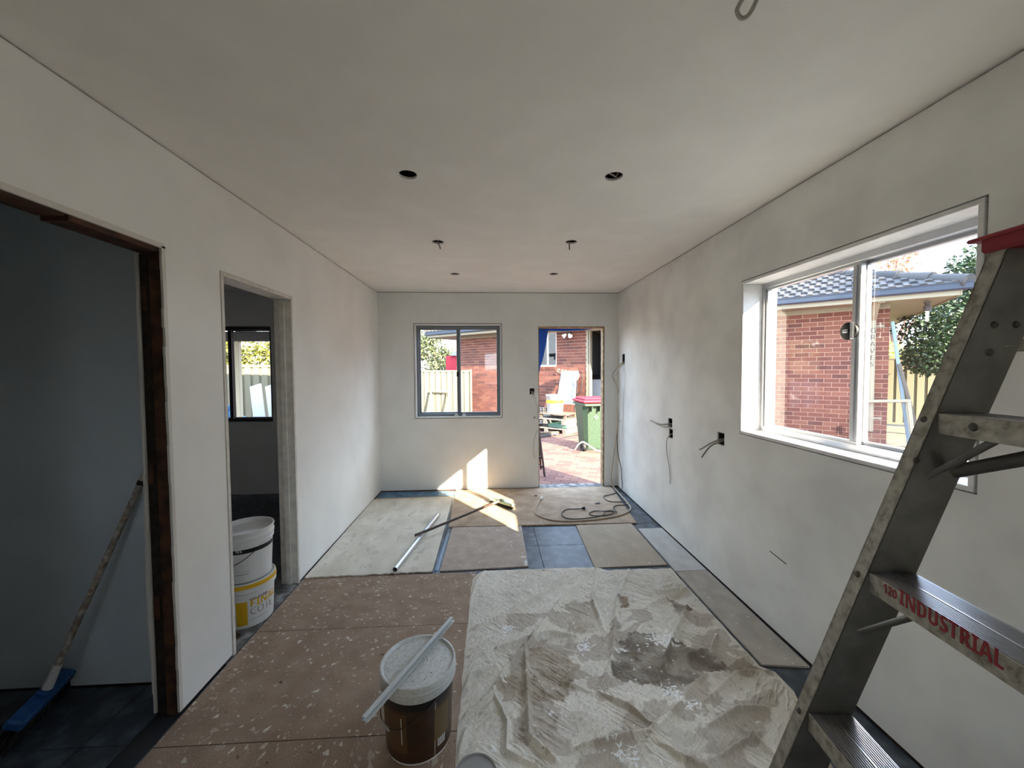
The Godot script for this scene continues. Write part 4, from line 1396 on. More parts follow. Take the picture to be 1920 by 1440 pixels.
func wires() -> void:
	# pair of cables out of the tall cut-out beside the doorway
	var x := -0.003
	var pc := thing("power_cable", "thick pale cable looping from the tall wall cut-out over the chipboard", "cable", Vector3(1.0, 0.0138, -3.9))
	var cm := MB.new()
	cm.tube(smooth_path([
		Vector3(1.60, 1.56, -4.485), Vector3(1.563, 1.545, -4.49), Vector3(1.513, 1.499, -4.50), Vector3(1.449, 1.42, -4.50), Vector3(1.444, 1.367, -4.50), Vector3(1.494, 1.259, -4.50), Vector3(1.508, 1.131, -4.52), Vector3(1.513, 0.97, -4.53), Vector3(1.516, 0.844, -4.53), Vector3(1.492, 0.652, -4.52), Vector3(1.453, 0.396, -4.50), Vector3(1.425, 0.203, -4.50), Vector3(1.444, 0.075, -4.50), Vector3(1.475, 0.024, -4.33), Vector3(1.46, 0.022, -4.05), Vector3(1.43, 0.022, -3.86), Vector3(1.30, 0.022, -3.72), Vector3(1.10, 0.022, -3.635), Vector3(0.80, 0.022, -3.585), Vector3(0.58, 0.022, -3.62), Vector3(0.46, 0.022, -3.74), Vector3(0.435, 0.022, -3.86), Vector3(0.48, 0.022, -4.04), Vector3(0.535, 0.026, -4.19)], 8), 0.0075, 7)
	wpart(pc, "cord", cm, M.cable_tan)
	var pl := MB.new()
	pl.tube([Vector3(0.535, 0.030, -4.185), Vector3(0.552, 0.032, -4.235)], [0.012, 0.016], 10)
	pl.tube([Vector3(0.552, 0.032, -4.235), Vector3(0.556, 0.032, -4.250)], 0.017, 10)
	wpart(pc, "socket", pl, plain(rgb(214, 210, 202), 0.5), "white socket end")
	cm = MB.new()
	cm.tube(smooth_path([
		Vector3(1.60, 1.545, -4.475), Vector3(1.563, 1.53, -4.475), Vector3(1.52, 1.485, -4.47), Vector3(1.462, 1.40, -4.47), Vector3(1.456, 1.34, -4.47), Vector3(1.512, 1.22, -4.50), Vector3(1.500, 1.10, -4.505), Vector3(1.524, 0.95, -4.51), Vector3(1.520, 0.86, -4.51), Vector3(1.545, 0.845, -4.515)], 8), 0.0042, 7)
	wpart(pc, "thin_cord", cm, M.cable, "thinner white cord twisted round it")
	var el := thing("extension_lead", "dark grey lead hanging by the right wall and coiling to a plug", "cable", Vector3(1.1, 0.0138, -3.8))
	cm = MB.new()
	cm.tube(smooth_path([
		Vector3(1.522, 0.85, -4.545), Vector3(1.520, 0.80, -4.545), Vector3(1.512, 0.60, -4.545), Vector3(1.520, 0.44, -4.53), Vector3(1.545, 0.30, -4.50), Vector3(1.552, 0.16, -4.49), Vector3(1.552, 0.05, -4.47), Vector3(1.50, 0.0210, -4.42), Vector3(1.37, 0.0210, -4.33), Vector3(1.27, 0.0210, -4.27), Vector3(1.26, 0.0210, -4.15), Vector3(1.33, 0.0210, -4.08), Vector3(1.47, 0.0210, -4.07), Vector3(1.44, 0.0210, -3.98), Vector3(1.32, 0.0210, -3.97), Vector3(1.26, 0.0210, -3.90), Vector3(1.26, 0.0210, -3.80), Vector3(1.20, 0.030, -3.775), Vector3(1.05, 0.0210, -3.83), Vector3(0.97, 0.0210, -3.76), Vector3(1.03, 0.0210, -3.70), Vector3(1.18, 0.0210, -3.73), Vector3(1.23, 0.030, -3.80), Vector3(1.14, 0.0210, -3.81), Vector3(1.10, 0.0210, -3.72), Vector3(0.95, 0.0210, -3.655), Vector3(0.75, 0.0210, -3.645), Vector3(0.69, 0.0210, -3.76), Vector3(0.76, 0.0210, -3.89), Vector3(0.86, 0.0210, -3.90), Vector3(0.93, 0.026, -3.89)], 8), 0.0048, 7)
	wpart(el, "cord", cm, M.cable_dark)
	var pb := MB.new()
	pb.tube([Vector3(0.93, 0.028, -3.893), Vector3(0.957, 0.030, -3.899)], [0.010, 0.015], 10)
	var plug := wpart(el, "plug", pb, M.black)
	for z in [-0.014, 0.0, 0.012]:
		var pn := MB.new()
		pn.box(Vector3(0.957, 0.028, -3.899 + z - 0.001), Vector3(0.977, 0.034, -3.899 + z + 0.001))
		part(plug, "pin", pn, M.alu)
	var sc := MB.new()
	sc.cbox(Vector3(-0.03, 0, -0.012), Vector3(0.01, 0.004, 0.012), 0.001, Transform3D(Basis(Vector3.UP, 0.3), Vector3(1.135, 0.0140, -4.06)))
	sc.cbox(Vector3(0.0, 0, -0.02), Vector3(0.03, 0.003, 0.004), 0.001, Transform3D(Basis(Vector3.UP, -0.6), Vector3(1.135, 0.0182, -4.06)))
	single("black_offcut", sc, M.black, "small black plastic offcut on the chipboard", "offcut")
	var ring := MB.new()
	var rp := []
	for k in 13:
		rp.append(Vector3(0.018 * cos(TAU * k / 12.0), 0.003, 0.018 * sin(TAU * k / 12.0)))
	ring.tube(rp, 0.0028, 6, false)
	single("rubber_ring", ring, plain(rgb(92, 84, 76), 0.7), "small dark ring lying near the back doorway", "ring", "", Vector3(0.50, 0.0139, -4.36))
	# cables out of the other cut-outs in the right wall
	cable("cable_stub", "grey cable stub pointing left out of the upper small cut-out", [Vector3(1.60, 0.985, -3.27), Vector3(1.56, 0.985, -3.28), Vector3(1.525, 0.970, -3.36), Vector3(1.512, 0.970, -3.45), Vector3(1.508, 0.976, -3.56)], 0.0062, plain(rgb(150, 146, 138), 0.5))
	cable("cable_stub", "second cable stub beside the one pointing left, slightly lower", [Vector3(1.60, 0.966, -3.268), Vector3(1.56, 0.966, -3.27), Vector3(1.545, 0.950, -3.34), Vector3(1.540, 0.950, -3.42), Vector3(1.540, 0.953, -3.50)], 0.0055, plain(rgb(170, 166, 158), 0.5))
	cable("cable_stub", "thin white cable hanging down from the lower small cut-out", [Vector3(1.60, 0.905, -3.265), Vector3(1.562, 0.895, -3.265), Vector3(1.545, 0.85, -3.295), Vector3(1.548, 0.76, -3.315), Vector3(1.555, 0.66, -3.295), Vector3(1.556, 0.55, -3.262), Vector3(1.556, 0.46, -3.258)], 0.0038, M.cable)
	cable("cable_stub", "upper of the two cut cables beside the window corner", [Vector3(1.60, 0.985, -2.53), Vector3(1.562, 0.983, -2.535), Vector3(1.51, 0.955, -2.56), Vector3(1.48, 0.905, -2.62), Vector3(1.475, 0.895, -2.64)], 0.0058, plain(rgb(160, 156, 148), 0.5))
	cable("cable_stub", "lower of the two cut cables beside the window corner", [Vector3(1.60, 0.975, -2.52), Vector3(1.562, 0.972, -2.525), Vector3(1.505, 0.938, -2.55), Vector3(1.482, 0.878, -2.59), Vector3(1.478, 0.845, -2.615)], 0.0058, plain(rgb(146, 142, 134), 0.5))
	# end wall beside the doorway
	cable("cable_stub", "pale cable bowing from the end wall cut-out beside the doorway", [Vector3(0.490, 1.20, -4.70), Vector3(0.492, 1.19, -4.672), Vector3(0.515, 1.12, -4.64), Vector3(0.552, 1.02, -4.635), Vector3(0.564, 0.93, -4.645), Vector3(0.566, 0.86, -4.66)], 0.0048, M.cable)
	cable("cable_stub", "second pale cable from the end wall cut-out beside the doorway", [Vector3(0.505, 1.20, -4.70), Vector3(0.508, 1.19, -4.672), Vector3(0.528, 1.14, -4.64), Vector3(0.558, 1.05, -4.635), Vector3(0.571, 0.97, -4.645), Vector3(0.573, 0.92, -4.66)], 0.0048, M.cable)
	cable("cable_stub", "short white cable poking sideways past the doorway edge", [Vector3(0.522, 0.880, -4.70), Vector3(0.524, 0.872, -4.66), Vector3(0.56, 0.866, -4.64), Vector3(0.61, 0.868, -4.63)], 0.0048, M.cable)
	cable("cable_stub", "thin cable hanging low on the end wall beside the doorway", [Vector3(0.566, 0.72, -4.672), Vector3(0.535, 0.66, -4.668), Vector3(0.515, 0.55, -4.668), Vector3(0.512, 0.46, -4.668), Vector3(0.520, 0.40, -4.668), Vector3(0.528, 0.38, -4.668)], 0.0042, plain(rgb(196, 194, 186), 0.5))
	# cut-out linings: dark mounting brackets inside the holes
	for q in [[XR + 0.048, 1.587, -4.484, 0.055, 0.042], [XR + 0.048, 0.995, -3.28, 0.036, 0.034], [XR + 0.048, 0.902, -3.268, 0.036, 0.034], [XR + 0.048, 0.988, -2.535, 0.040, 0.036]]:
		var mb := MB.new()
		mb.solid(Vector3(q[0] - 0.040, q[1] - q[3], q[2] - q[4]), Vector3(q[0], q[1] + q[3], q[2] + q[4]), [[Vector3(q[0] - 0.05, q[1] - q[3] + 0.004, q[2] - q[4] + 0.004), Vector3(q[0] - 0.003, q[1] + q[3] - 0.004, q[2] + q[4] - 0.004)]])
		var lab: String = {1.587: "tall black cable box in the right wall beside the doorway", 0.995: "upper black cable box of the pair in the right wall", 0.902: "lower black cable box of the pair in the right wall", 0.988: "black cable box in the right wall near the window corner"}[q[1]]
		single("cable_box", mb, M.black, lab, "wall box", "cable boxes")
	var eb := MB.new()
	eb.solid(Vector3(0.4685, 1.1655, ZB - 0.049), Vector3(0.5245, 1.2375, ZB - 0.008), [[Vector3(0.4725, 1.1695, ZB - 0.045), Vector3(0.5205, 1.2335, ZB)]])
	single("cable_box", eb, M.black, "black cable box in the end wall beside the doorway", "wall box", "cable boxes")
	# wires at the downlight holes
	var dl := [["grey wire curl above the left nearest ceiling hole", [Vector3(-0.37, 2.44, -1.91), Vector3(-0.385, 2.425, -1.88), Vector3(-0.40, 2.43, -1.86), Vector3(-0.39, 2.50, -1.85)]],
		["white wire loop inside the right nearest ceiling hole", [Vector3(0.635, 2.46, -1.86), Vector3(0.62, 2.415, -1.89), Vector3(0.60, 2.41, -1.875), Vector3(0.57, 2.412, -1.85), Vector3(0.56, 2.46, -1.84)]],
		["short frayed wire hanging from the left middle ceiling hole", [Vector3(-0.38, 2.46, -2.86), Vector3(-0.378, 2.40, -2.862), Vector3(-0.368, 2.372, -2.86), Vector3(-0.360, 2.350, -2.858)]],
		["brown wire hanging from the right middle ceiling hole", [Vector3(0.59, 2.46, -2.83), Vector3(0.583, 2.40, -2.832), Vector3(0.580, 2.372, -2.832), Vector3(0.582, 2.345, -2.83)]]]
	for w in dl:
		cable("light_wire", w[0], w[1], 0.0045, plain(rgb(150, 132, 118), 0.6))
	cable("light_wire", "grey cable loop hanging from the ceiling at the top edge", [Vector3(0.618, 2.41, -0.815), Vector3(0.598, 2.34, -0.842), Vector3(0.567, 2.292, -0.870), Vector3(0.570, 2.284, -0.884), Vector3(0.588, 2.280, -0.892), Vector3(0.602, 2.288, -0.882), Vector3(0.610, 2.33, -0.850), Vector3(0.625, 2.41, -0.82)], 0.0048, plain(rgb(176, 174, 164), 0.5))

# ------------------------------------------------------------------ brick house
const HT := Vector3(0.767214, 0, 0.641391)    # along its long wall
const HN := Vector3(-0.641391, 0, 0.767214)   # out of its long wall
const HO := Vector3(0.417, GY, -12.44)
const S0 := -2.15
const S1 := 8.96

func brick_runs(length0: float, length1: float, y: float, row: int, gaps: Array) -> Array:
	# pieces of one course between the openings
	var out := []
	var pitch := 0.24
	var k := floori(length0 / pitch) - 1
	var off := 0.12 if row % 2 else 0.0
	while k * pitch + off < length1:
		var a := maxf(k * pitch + off + 0.005, length0)
		var b := minf((k + 1) * pitch + off - 0.005, length1)
		var segs := [[a, b]]
		for g in gaps:
			if y + 0.043 < g[2] or y + 0.043 > g[3]:
				continue
			var nx := []
			for s in segs:
				if s[1] <= g[0] or s[0] >= g[1]:
					nx.append(s)
				else:
					if s[0] < g[0]: nx.append([s[0], g[0]])
					if s[1] > g[1]: nx.append([g[1], s[1]])
			segs = nx
		for s in segs:
			if s[1] - s[0] > 0.02:
				out.append(s)
		k += 1
	return out

func house() -> void:
	var o := thing("brick_house", "red brick house with dark tiled roof beyond the windows", "house", HO, "", Basis(HT, Vector3.UP, HN))
	# openings: window and back door (s0, s1, y0, y1), heights above the yard
	var gaps := [[1.00, 1.945, 1.675, 2.69], [2.90, 3.78, 0.03, 2.69]]
	var top := 2.752
	var mortar := grainy([[0.3, rgb(176, 150, 130)], [0.7, rgb(192, 168, 148)]], 0.04, 401, 2.0, 0.95)
	var core := MB.new()
	var cuts := []
	for g in gaps:
		cuts.append([Vector3(g[0], g[2], -1), Vector3(g[1], g[3], 1)])
	core.solid(Vector3(S0, 0, -0.22), Vector3(S1, top, -0.009), cuts)
	core.box(Vector3(S1 - 0.22, 0, -7.0), Vector3(S1 - 0.009, top, -0.22))
	core.box(Vector3(S0 + 0.009, 0, -7.0), Vector3(S0 + 0.22, top, -0.22))
	core.box(Vector3(S0 + 0.22, 0, -7.0), Vector3(S1 - 0.22, top, -6.8))
	var wall := part(o, "wall", core, mortar)
	var tones := []
	for c in [rgb(106, 60, 48), rgb(114, 68, 53), rgb(97, 54, 44), rgb(120, 75, 59), rgb(87, 50, 43)]:
		tones.append(grainy([[0.3, c.darkened(0.10)], [0.7, c.lightened(0.05)]], 0.05, 410 + tones.size(), 3.0, 0.9))
	var full := MB.new()
	full.box(Vector3(0, 0, -0.06), Vector3(0.23, 0.076, 0.0))
	var full_m := full.mesh()
	var rest := [MB.new(), MB.new(), MB.new(), MB.new(), MB.new()]
	var r := RandomNumberGenerator.new()
	r.seed = 77
	var made := 0
	for row in 32:
		var y := row * 0.086 + 0.005
		for s in brick_runs(S0, S1, y, row, gaps):
			var tn: int = [0, 0, 0, 1, 1, 2, 2, 3, 4][r.randi() % 9]
			var w: float = s[1] - s[0]
			if s[0] > 7.02 and made < 296:
				var b: MeshInstance3D
				if absf(w - 0.23) < 0.001:
					b = part(wall, "brick", full_m, tones[tn])
				else:
					var mb := MB.new()
					mb.box(Vector3(0, 0, -0.06), Vector3(w, 0.076, 0))
					b = part(wall, "brick", mb, tones[tn])
				b.position = Vector3(s[0], y, 0)
				made += 1
			else:
				rest[tn].box(Vector3(s[0], y, -0.06), Vector3(s[1], y + 0.076, 0))
		# the end wall that faces the fence
		for s in brick_runs(-7.0, -0.06, y, row + 1, []):
			rest[r.randi() % 5].box(Vector3(S1 - 0.06, y, s[0]), Vector3(S1, y + 0.076, s[1]))
			rest[r.randi() % 5].box(Vector3(S0, y, s[0]), Vector3(S0 + 0.06, y + 0.076, s[1]))
	for k in 5:
		part(wall, "brickwork", rest[k], tones[k]).set_meta("kind", "stuff")
	# sloping sill bricks under the window, vent
	for k in 8:
		var sb := MB.new()
		sb.box(Vector3(0, 0, -0.1), Vector3(0.108, 0.09, 0.02), Transform3D(Basis(Vector3.RIGHT, 0.25), Vector3(1.0 + k * 0.118, 1.575, 0.0)))
		part(wall, "sill_brick", sb, tones[k % 3])
	var vent := MB.new()
	for i in 3:
		for j in 5:
			vent.box(Vector3(8.25 + i * 0.032, 0.31 + j * 0.03, 0.001), Vector3(8.27 + i * 0.032, 0.328 + j * 0.03, 0.004))
	part(wall, "air_vent", vent, plain(rgb(30, 18, 14), 0.9)).set_meta("kind", "stuff")
	# window: cream sill, white frame, glass in front of a dark room
	var wf := MB.new()
	for b in [[1.0, 1.945, 1.675, 1.715], [1.0, 1.945, 2.65, 2.69], [1.0, 1.04, 1.675, 2.69], [1.905, 1.945, 1.675, 2.69], [1.60, 1.64, 1.675, 2.69]]:
		wf.cbox(Vector3(b[0], b[2], -0.09), Vector3(b[1], b[3], -0.03), 0.004)
	var win := part(o, "window", wf, M.white)
	var pn := MB.new()
	pn.quad(Vector3(1.04, 1.715, -0.062), Vector3(1.60, 1.715, -0.062), Vector3(1.60, 2.65, -0.062), Vector3(1.04, 2.65, -0.062), Vector3(0, 0, 1))
	part(win, "pane", pn, M.glass)
	pn = MB.new()
	pn.quad(Vector3(1.64, 1.715, -0.062), Vector3(1.905, 1.715, -0.062), Vector3(1.905, 2.65, -0.062), Vector3(1.64, 2.65, -0.062), Vector3(0, 0, 1))
	part(win, "pane", pn, M.glass)
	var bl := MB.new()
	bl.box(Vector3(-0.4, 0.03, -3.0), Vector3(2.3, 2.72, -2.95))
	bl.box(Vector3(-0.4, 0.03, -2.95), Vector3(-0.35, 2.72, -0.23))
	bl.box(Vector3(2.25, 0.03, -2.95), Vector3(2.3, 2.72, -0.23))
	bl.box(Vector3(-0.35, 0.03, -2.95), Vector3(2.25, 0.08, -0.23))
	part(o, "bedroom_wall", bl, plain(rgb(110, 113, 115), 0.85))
	# back door frame and the dark kitchen inside
	var df := MB.new()
	for b in [[2.90, 2.965, 0.03, 2.69], [3.715, 3.78, 0.03, 2.69], [2.965, 3.715, 2.64, 2.69], [2.985, 3.02, 0.03, 2.64]]:
		df.cbox(Vector3(b[0], b[2], -0.12), Vector3(b[1], b[3], 0.012), 0.004)
	part(o, "door_frame", df, M.cream)
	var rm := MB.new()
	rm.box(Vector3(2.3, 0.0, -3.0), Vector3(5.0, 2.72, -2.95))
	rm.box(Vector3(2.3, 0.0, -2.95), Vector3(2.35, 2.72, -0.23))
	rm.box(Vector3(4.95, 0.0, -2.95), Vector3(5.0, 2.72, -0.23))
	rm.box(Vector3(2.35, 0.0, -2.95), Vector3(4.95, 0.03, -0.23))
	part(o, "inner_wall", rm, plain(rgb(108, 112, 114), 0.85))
	var kc := MB.new()
	kc.cbox(Vector3(2.4, 0.035, -1.5), Vector3(3.12, 1.28, -0.9), 0.01)
	kc.cbox(Vector3(3.34, 0.035, -1.5), Vector3(4.6, 1.28, -0.9), 0.01)
	var cab := part(o, "cabinet", kc, plain(rgb(196, 202, 206), 0.4))
	var bt := MB.new()
	bt.cbox(Vector3(2.4, 1.28, -1.5), Vector3(4.6, 1.40, -0.88), 0.01)
	bt.cbox(Vector3(3.12, 0.035, -1.45), Vector3(3.34, 1.26, -0.92), 0.01)
	part(cab, "bench_top", bt, plain(rgb(20, 21, 23), 0.4))
	var pot := MB.new()
	pot.lathe([Vector2(0, 1.40), Vector2(0.16, 1.40), Vector2(0.19, 1.62), Vector2(0.14, 1.70), Vector2(0, 1.72)], 16, Transform3D(Basis(), Vector3(3.62, 0, -1.15)))
	part(cab, "pot", pot, plain(rgb(112, 22, 44), 0.4))
	# soffit, fascia, gutter
	var sf := MB.new()
	sf.box(Vector3(S0 - 0.85, top, -7.6), Vector3(S1 + 0.72, top + 0.012, 0.56))
	part(o, "soffit", sf, M.cream)
	var fa := MB.new()
	fa.cbox(Vector3(S0 - 0.85, top - 0.02, 0.56), Vector3(S1 + 0.72, top + 0.15, 0.585), 0.003)
	fa.cbox(Vector3(S1 + 0.72, top - 0.02, -7.6), Vector3(S1 + 0.745, top + 0.15, 0.585), 0.003)
	fa.cbox(Vector3(S0 - 0.875, top - 0.02, -7.6), Vector3(S0 - 0.85, top + 0.15, 0.585), 0.003)
	part(o, "fascia", fa, M.cream)
	var frz := MB.new()
	frz.cbox(Vector3(S0, top - 0.09, 0.0), Vector3(S1, top, 0.02), 0.003)
	part(o, "frieze_board", frz, M.cream)
	var gu := MB.new()
	var gprof := PackedVector2Array([Vector2(0.0, 0.0), Vector2(0.055, -0.004), Vector2(0.075, 0.018), Vector2(0.082, 0.095), Vector2(0.092, 0.100), Vector2(0.092, 0.108), Vector2(0.0, 0.108)])
	gu.prism(gprof, (S1 + 0.84) - (S0 - 0.90), Transform3D(Basis(Vector3(0, 0, 1), Vector3(1, 0, 0), Vector3(0, 1, 0)), Vector3(S0 - 0.90, top + 0.062, 0.586)))
	gu.prism(gprof, 8.2, Transform3D(Basis(Vector3(1, 0, 0), Vector3(0, 0, -1), Vector3(0, 1, 0)), Vector3(S1 + 0.746, top + 0.062, 0.586)))
	part(o, "gutter", gu, plain(rgb(34, 50, 70), 0.45))
	# roof: four hips on a slate coloured deck
	var e := Vector2(S1 + 0.80, 0.64)
	var w0 := S0 - 0.92
	var run := 4.1
	var tan_ := tan(deg_to_rad(23.0))
	var ey := top + 0.165
	var ry := ey + run * tan_
	var c00 := Vector3(w0, ey, e.y)
	var c10 := Vector3(e.x, ey, e.y)
	var c11 := Vector3(e.x, ey, e.y - 2 * run)
	var c01 := Vector3(w0, ey, e.y - 2 * run)
	var ra := Vector3(w0 + run, ry, e.y - run)
	var rb := Vector3(e.x - run, ry, e.y - run)
	var dk := MB.new()
	dk.quad(c00, c10, rb, ra, Vector3(0, 1, 1)); dk.quad(c11, c01, ra, rb, Vector3(0, 1, -1))
	dk.face3(c10, c11, rb, Vector3(1, 1, 0)); dk.face3(c01, c00, ra, Vector3(-1, 1, 0))
	dk.quad(c00, c01, c11, c10, Vector3(0, -1, 0))
	var roof := part(o, "roof", dk, plain(rgb(58, 58, 62), 0.9))
	var rt := []
	for c in [rgb(54, 54, 57), rgb(62, 61, 63), rgb(47, 48, 52)]:
		rt.append(grainy([[0.3, c.darkened(0.15)], [0.7, c.lightened(0.08)]], 0.04, 430 + rt.size(), 2.5, 0.8))
	# one concrete tile: low pan and raised roll, thick front edge
	var tw := 0.184
	var tl := 0.215
	var tile := MB.new()
	var prof := [Vector2(0, 0.012), Vector2(0.084, 0.012), Vector2(0.094, 0.028), Vector2(0.106, 0.033), Vector2(0.156, 0.033), Vector2(0.170, 0.028), Vector2(0.182, 0.012)]
	for k in prof.size() - 1:
		var a: Vector2 = prof[k]
		var b: Vector2 = prof[k + 1]
		var nn := Vector3(-(b.y - a.y), b.x - a.x, 0)
		tile.quad(Vector3(a.x, a.y + 0.02, 0.02), Vector3(b.x, b.y + 0.02, 0.02), Vector3(b.x, b.y, -tl), Vector3(a.x, a.y, -tl), nn)
		tile.quad(Vector3(a.x, -0.01, 0.02), Vector3(b.x, -0.01, 0.02), Vector3(b.x, b.y + 0.02, 0.02), Vector3(a.x, a.y + 0.02, 0.02), Vector3(0, 0, 1))
	var tile_m := tile.mesh()
	var slope_b := Basis(Vector3.RIGHT, deg_to_rad(23.0))
	var many := [MB.new(), MB.new(), MB.new()]
	var count := 0
	var rows := int(run / cos(deg_to_rad(23.0)) / tl)
	for row in rows:
		var d := row * tl
		var z := e.y - d * cos(deg_to_rad(23.0))
		var y := ey + d * sin(deg_to_rad(23.0))
		var inset := e.y - z
		var k := 0
		while true:
			var s := w0 + inset + 0.05 + k * tw + (tw * 0.5 if row % 2 else 0.0)
			k += 1
			if s + tw * 0.7 > e.x - inset:
				break
			var tn := r.randi() % 3
			var tr := Transform3D(slope_b, Vector3(s, y, z))
			if s > 6.3 and count < 296:
				var t := part(roof, "roof_tile", tile_m, rt[tn])
				t.transform = tr
				count += 1
			else:
				var f: int = many[tn].v.size()
				for j in tile.v.size():
					many[tn].vert(tr * tile.v[j], tr.basis * tile.n[j])
				for j in tile.i.size():
					many[tn].i.append(f + tile.i[j])
	for k in 3:
		if many[k].v.size():
			part(roof, "tiling", many[k], rt[k]).set_meta("kind", "stuff")
	# hip caps
	for k in 12:
		var a := c10.lerp(rb, k / 12.0)
		var b := c10.lerp(rb, (k + 1.15) / 12.0)
		var hc := MB.new()
		hc.tube([a + Vector3(0, 0.02, 0), b + Vector3(0, 0.0, 0)], [0.115, 0.095], 10)
		part(roof, "hip_tile", hc, rt[k % 3])
	var lh := MB.new()
	lh.tube([c00 + Vector3(0, 0.02, 0), ra], 0.1, 8)
	lh.tube([ra, rb], 0.11, 8)
	part(roof, "ridge_capping", lh, rt[0])
	# downpipe with brackets and hand lettering
	var dp := MB.new()
	var sx := 8.72
	dp.cbox(Vector3(sx - 0.05, top - 0.30, 0.005), Vector3(sx + 0.05, 0.40, 0.075), 0.006)
	var pa := Vector3(sx, top - 0.28, 0.04)
	var pb := Vector3(sx + 0.06, top + 0.02, 0.50)
	var axd := (pb - pa).normalized()
	dp.cbox(Vector3(-0.05, 0, -0.035), Vector3(0.05, pa.distance_to(pb), 0.035), 0.006, Transform3D(Basis(Vector3.RIGHT, axd, Vector3.RIGHT.cross(axd)).orthonormalized(), pa))
	dp.cbox(Vector3(sx + 0.01, top - 0.04, 0.465), Vector3(sx + 0.11, top + 0.09, 0.535), 0.006)
	var pipe := part(o, "downpipe", dp, M.cream)
	for y in [2.33, 0.62]:
		var bk := MB.new()
		bk.cbox(Vector3(sx - 0.15, y, 0.002), Vector3(sx + 0.15, y + 0.04, 0.02), 0.004)
		bk.cbox(Vector3(sx - 0.056, y, 0.02), Vector3(sx + 0.056, y + 0.04, 0.081), 0.004)
		bk.cbox(Vector3(sx - 0.17, y - 0.01, 0.002), Vector3(sx - 0.13, y + 0.05, 0.012), 0.003)
		bk.cbox(Vector3(sx + 0.13, y - 0.01, 0.002), Vector3(sx + 0.17, y + 0.05, 0.012), 0.003)
		part(pipe, "bracket", bk, M.cream)
	var ch := "GRAVES"
	for k in ch.length():
		var t := part(pipe, "lettering", text_mesh(ch[k], 0.085, 0.001, false), plain(rgb(40, 40, 40), 0.7))
		t.position = Vector3(sx - 0.03, 2.20 - k * 0.125, 0.0758)
	# low course painted darker plinth is plain brick; twin flood light under the eave
	var fl := thing("flood_light", "twin white flood light on the brick wall under the eave", "light", HO + HT * 2.38 + HN * 0.02 + Vector3(0, 2.60, 0), "", Basis(HT, Vector3.UP, HN))
	var bs := MB.new()
	bs.lathe([Vector2(0.0, 0.03), Vector2(0.05, 0.03), Vector2(0.055, 0.0)], 16, Transform3D(Basis(Vector3.RIGHT, PI / 2), Vector3(0, 0, -0.012)))
	bs.cbox(Vector3(-0.02, -0.03, 0.0), Vector3(0.02, 0.0, 0.10), 0.005)
	part(fl, "base", bs, M.black)
	for sd in [-1.0, 1.0]:
		var hd := MB.new()
		hd.lathe([Vector2(0.0, 0.0), Vector2(0.03, 0.0), Vector2(0.04, 0.03), Vector2(0.065, 0.11), Vector2(0.060, 0.11), Vector2(0.0, 0.09)], 18, Transform3D(Basis(Vector3(0, 0, 1), sd * 0.75 + PI) * Basis(Vector3.RIGHT, 0.5), Vector3(sd * 0.05, -0.02, 0.10)))
		part(fl, "lamp_head", hd, M.white)
	var lan := thing("pendant_lantern", "small dark lantern hanging under the eave corner", "light", HO + HT * 9.42 + HN * 0.05 + Vector3(0, top - 0.02, 0), "", Basis(HT, Vector3.UP, HN))
	var lm := MB.new()
	lm.lathe([Vector2(0.0, 0.0), Vector2(0.045, 0.0), Vector2(0.045, -0.03), Vector2(0.03, -0.05), Vector2(0.05, -0.09), Vector2(0.05, -0.16), Vector2(0.0, -0.17)], 14)
	part(lan, "body", lm, plain(rgb(70, 66, 66), 0.6))
	var lb := MB.new()
	lb.lathe([Vector2(0.0, -0.17), Vector2(0.022, -0.17), Vector2(0.022, -0.34), Vector2(0.0, -0.35)], 12)
	part(lan, "tube", lb, M.white)

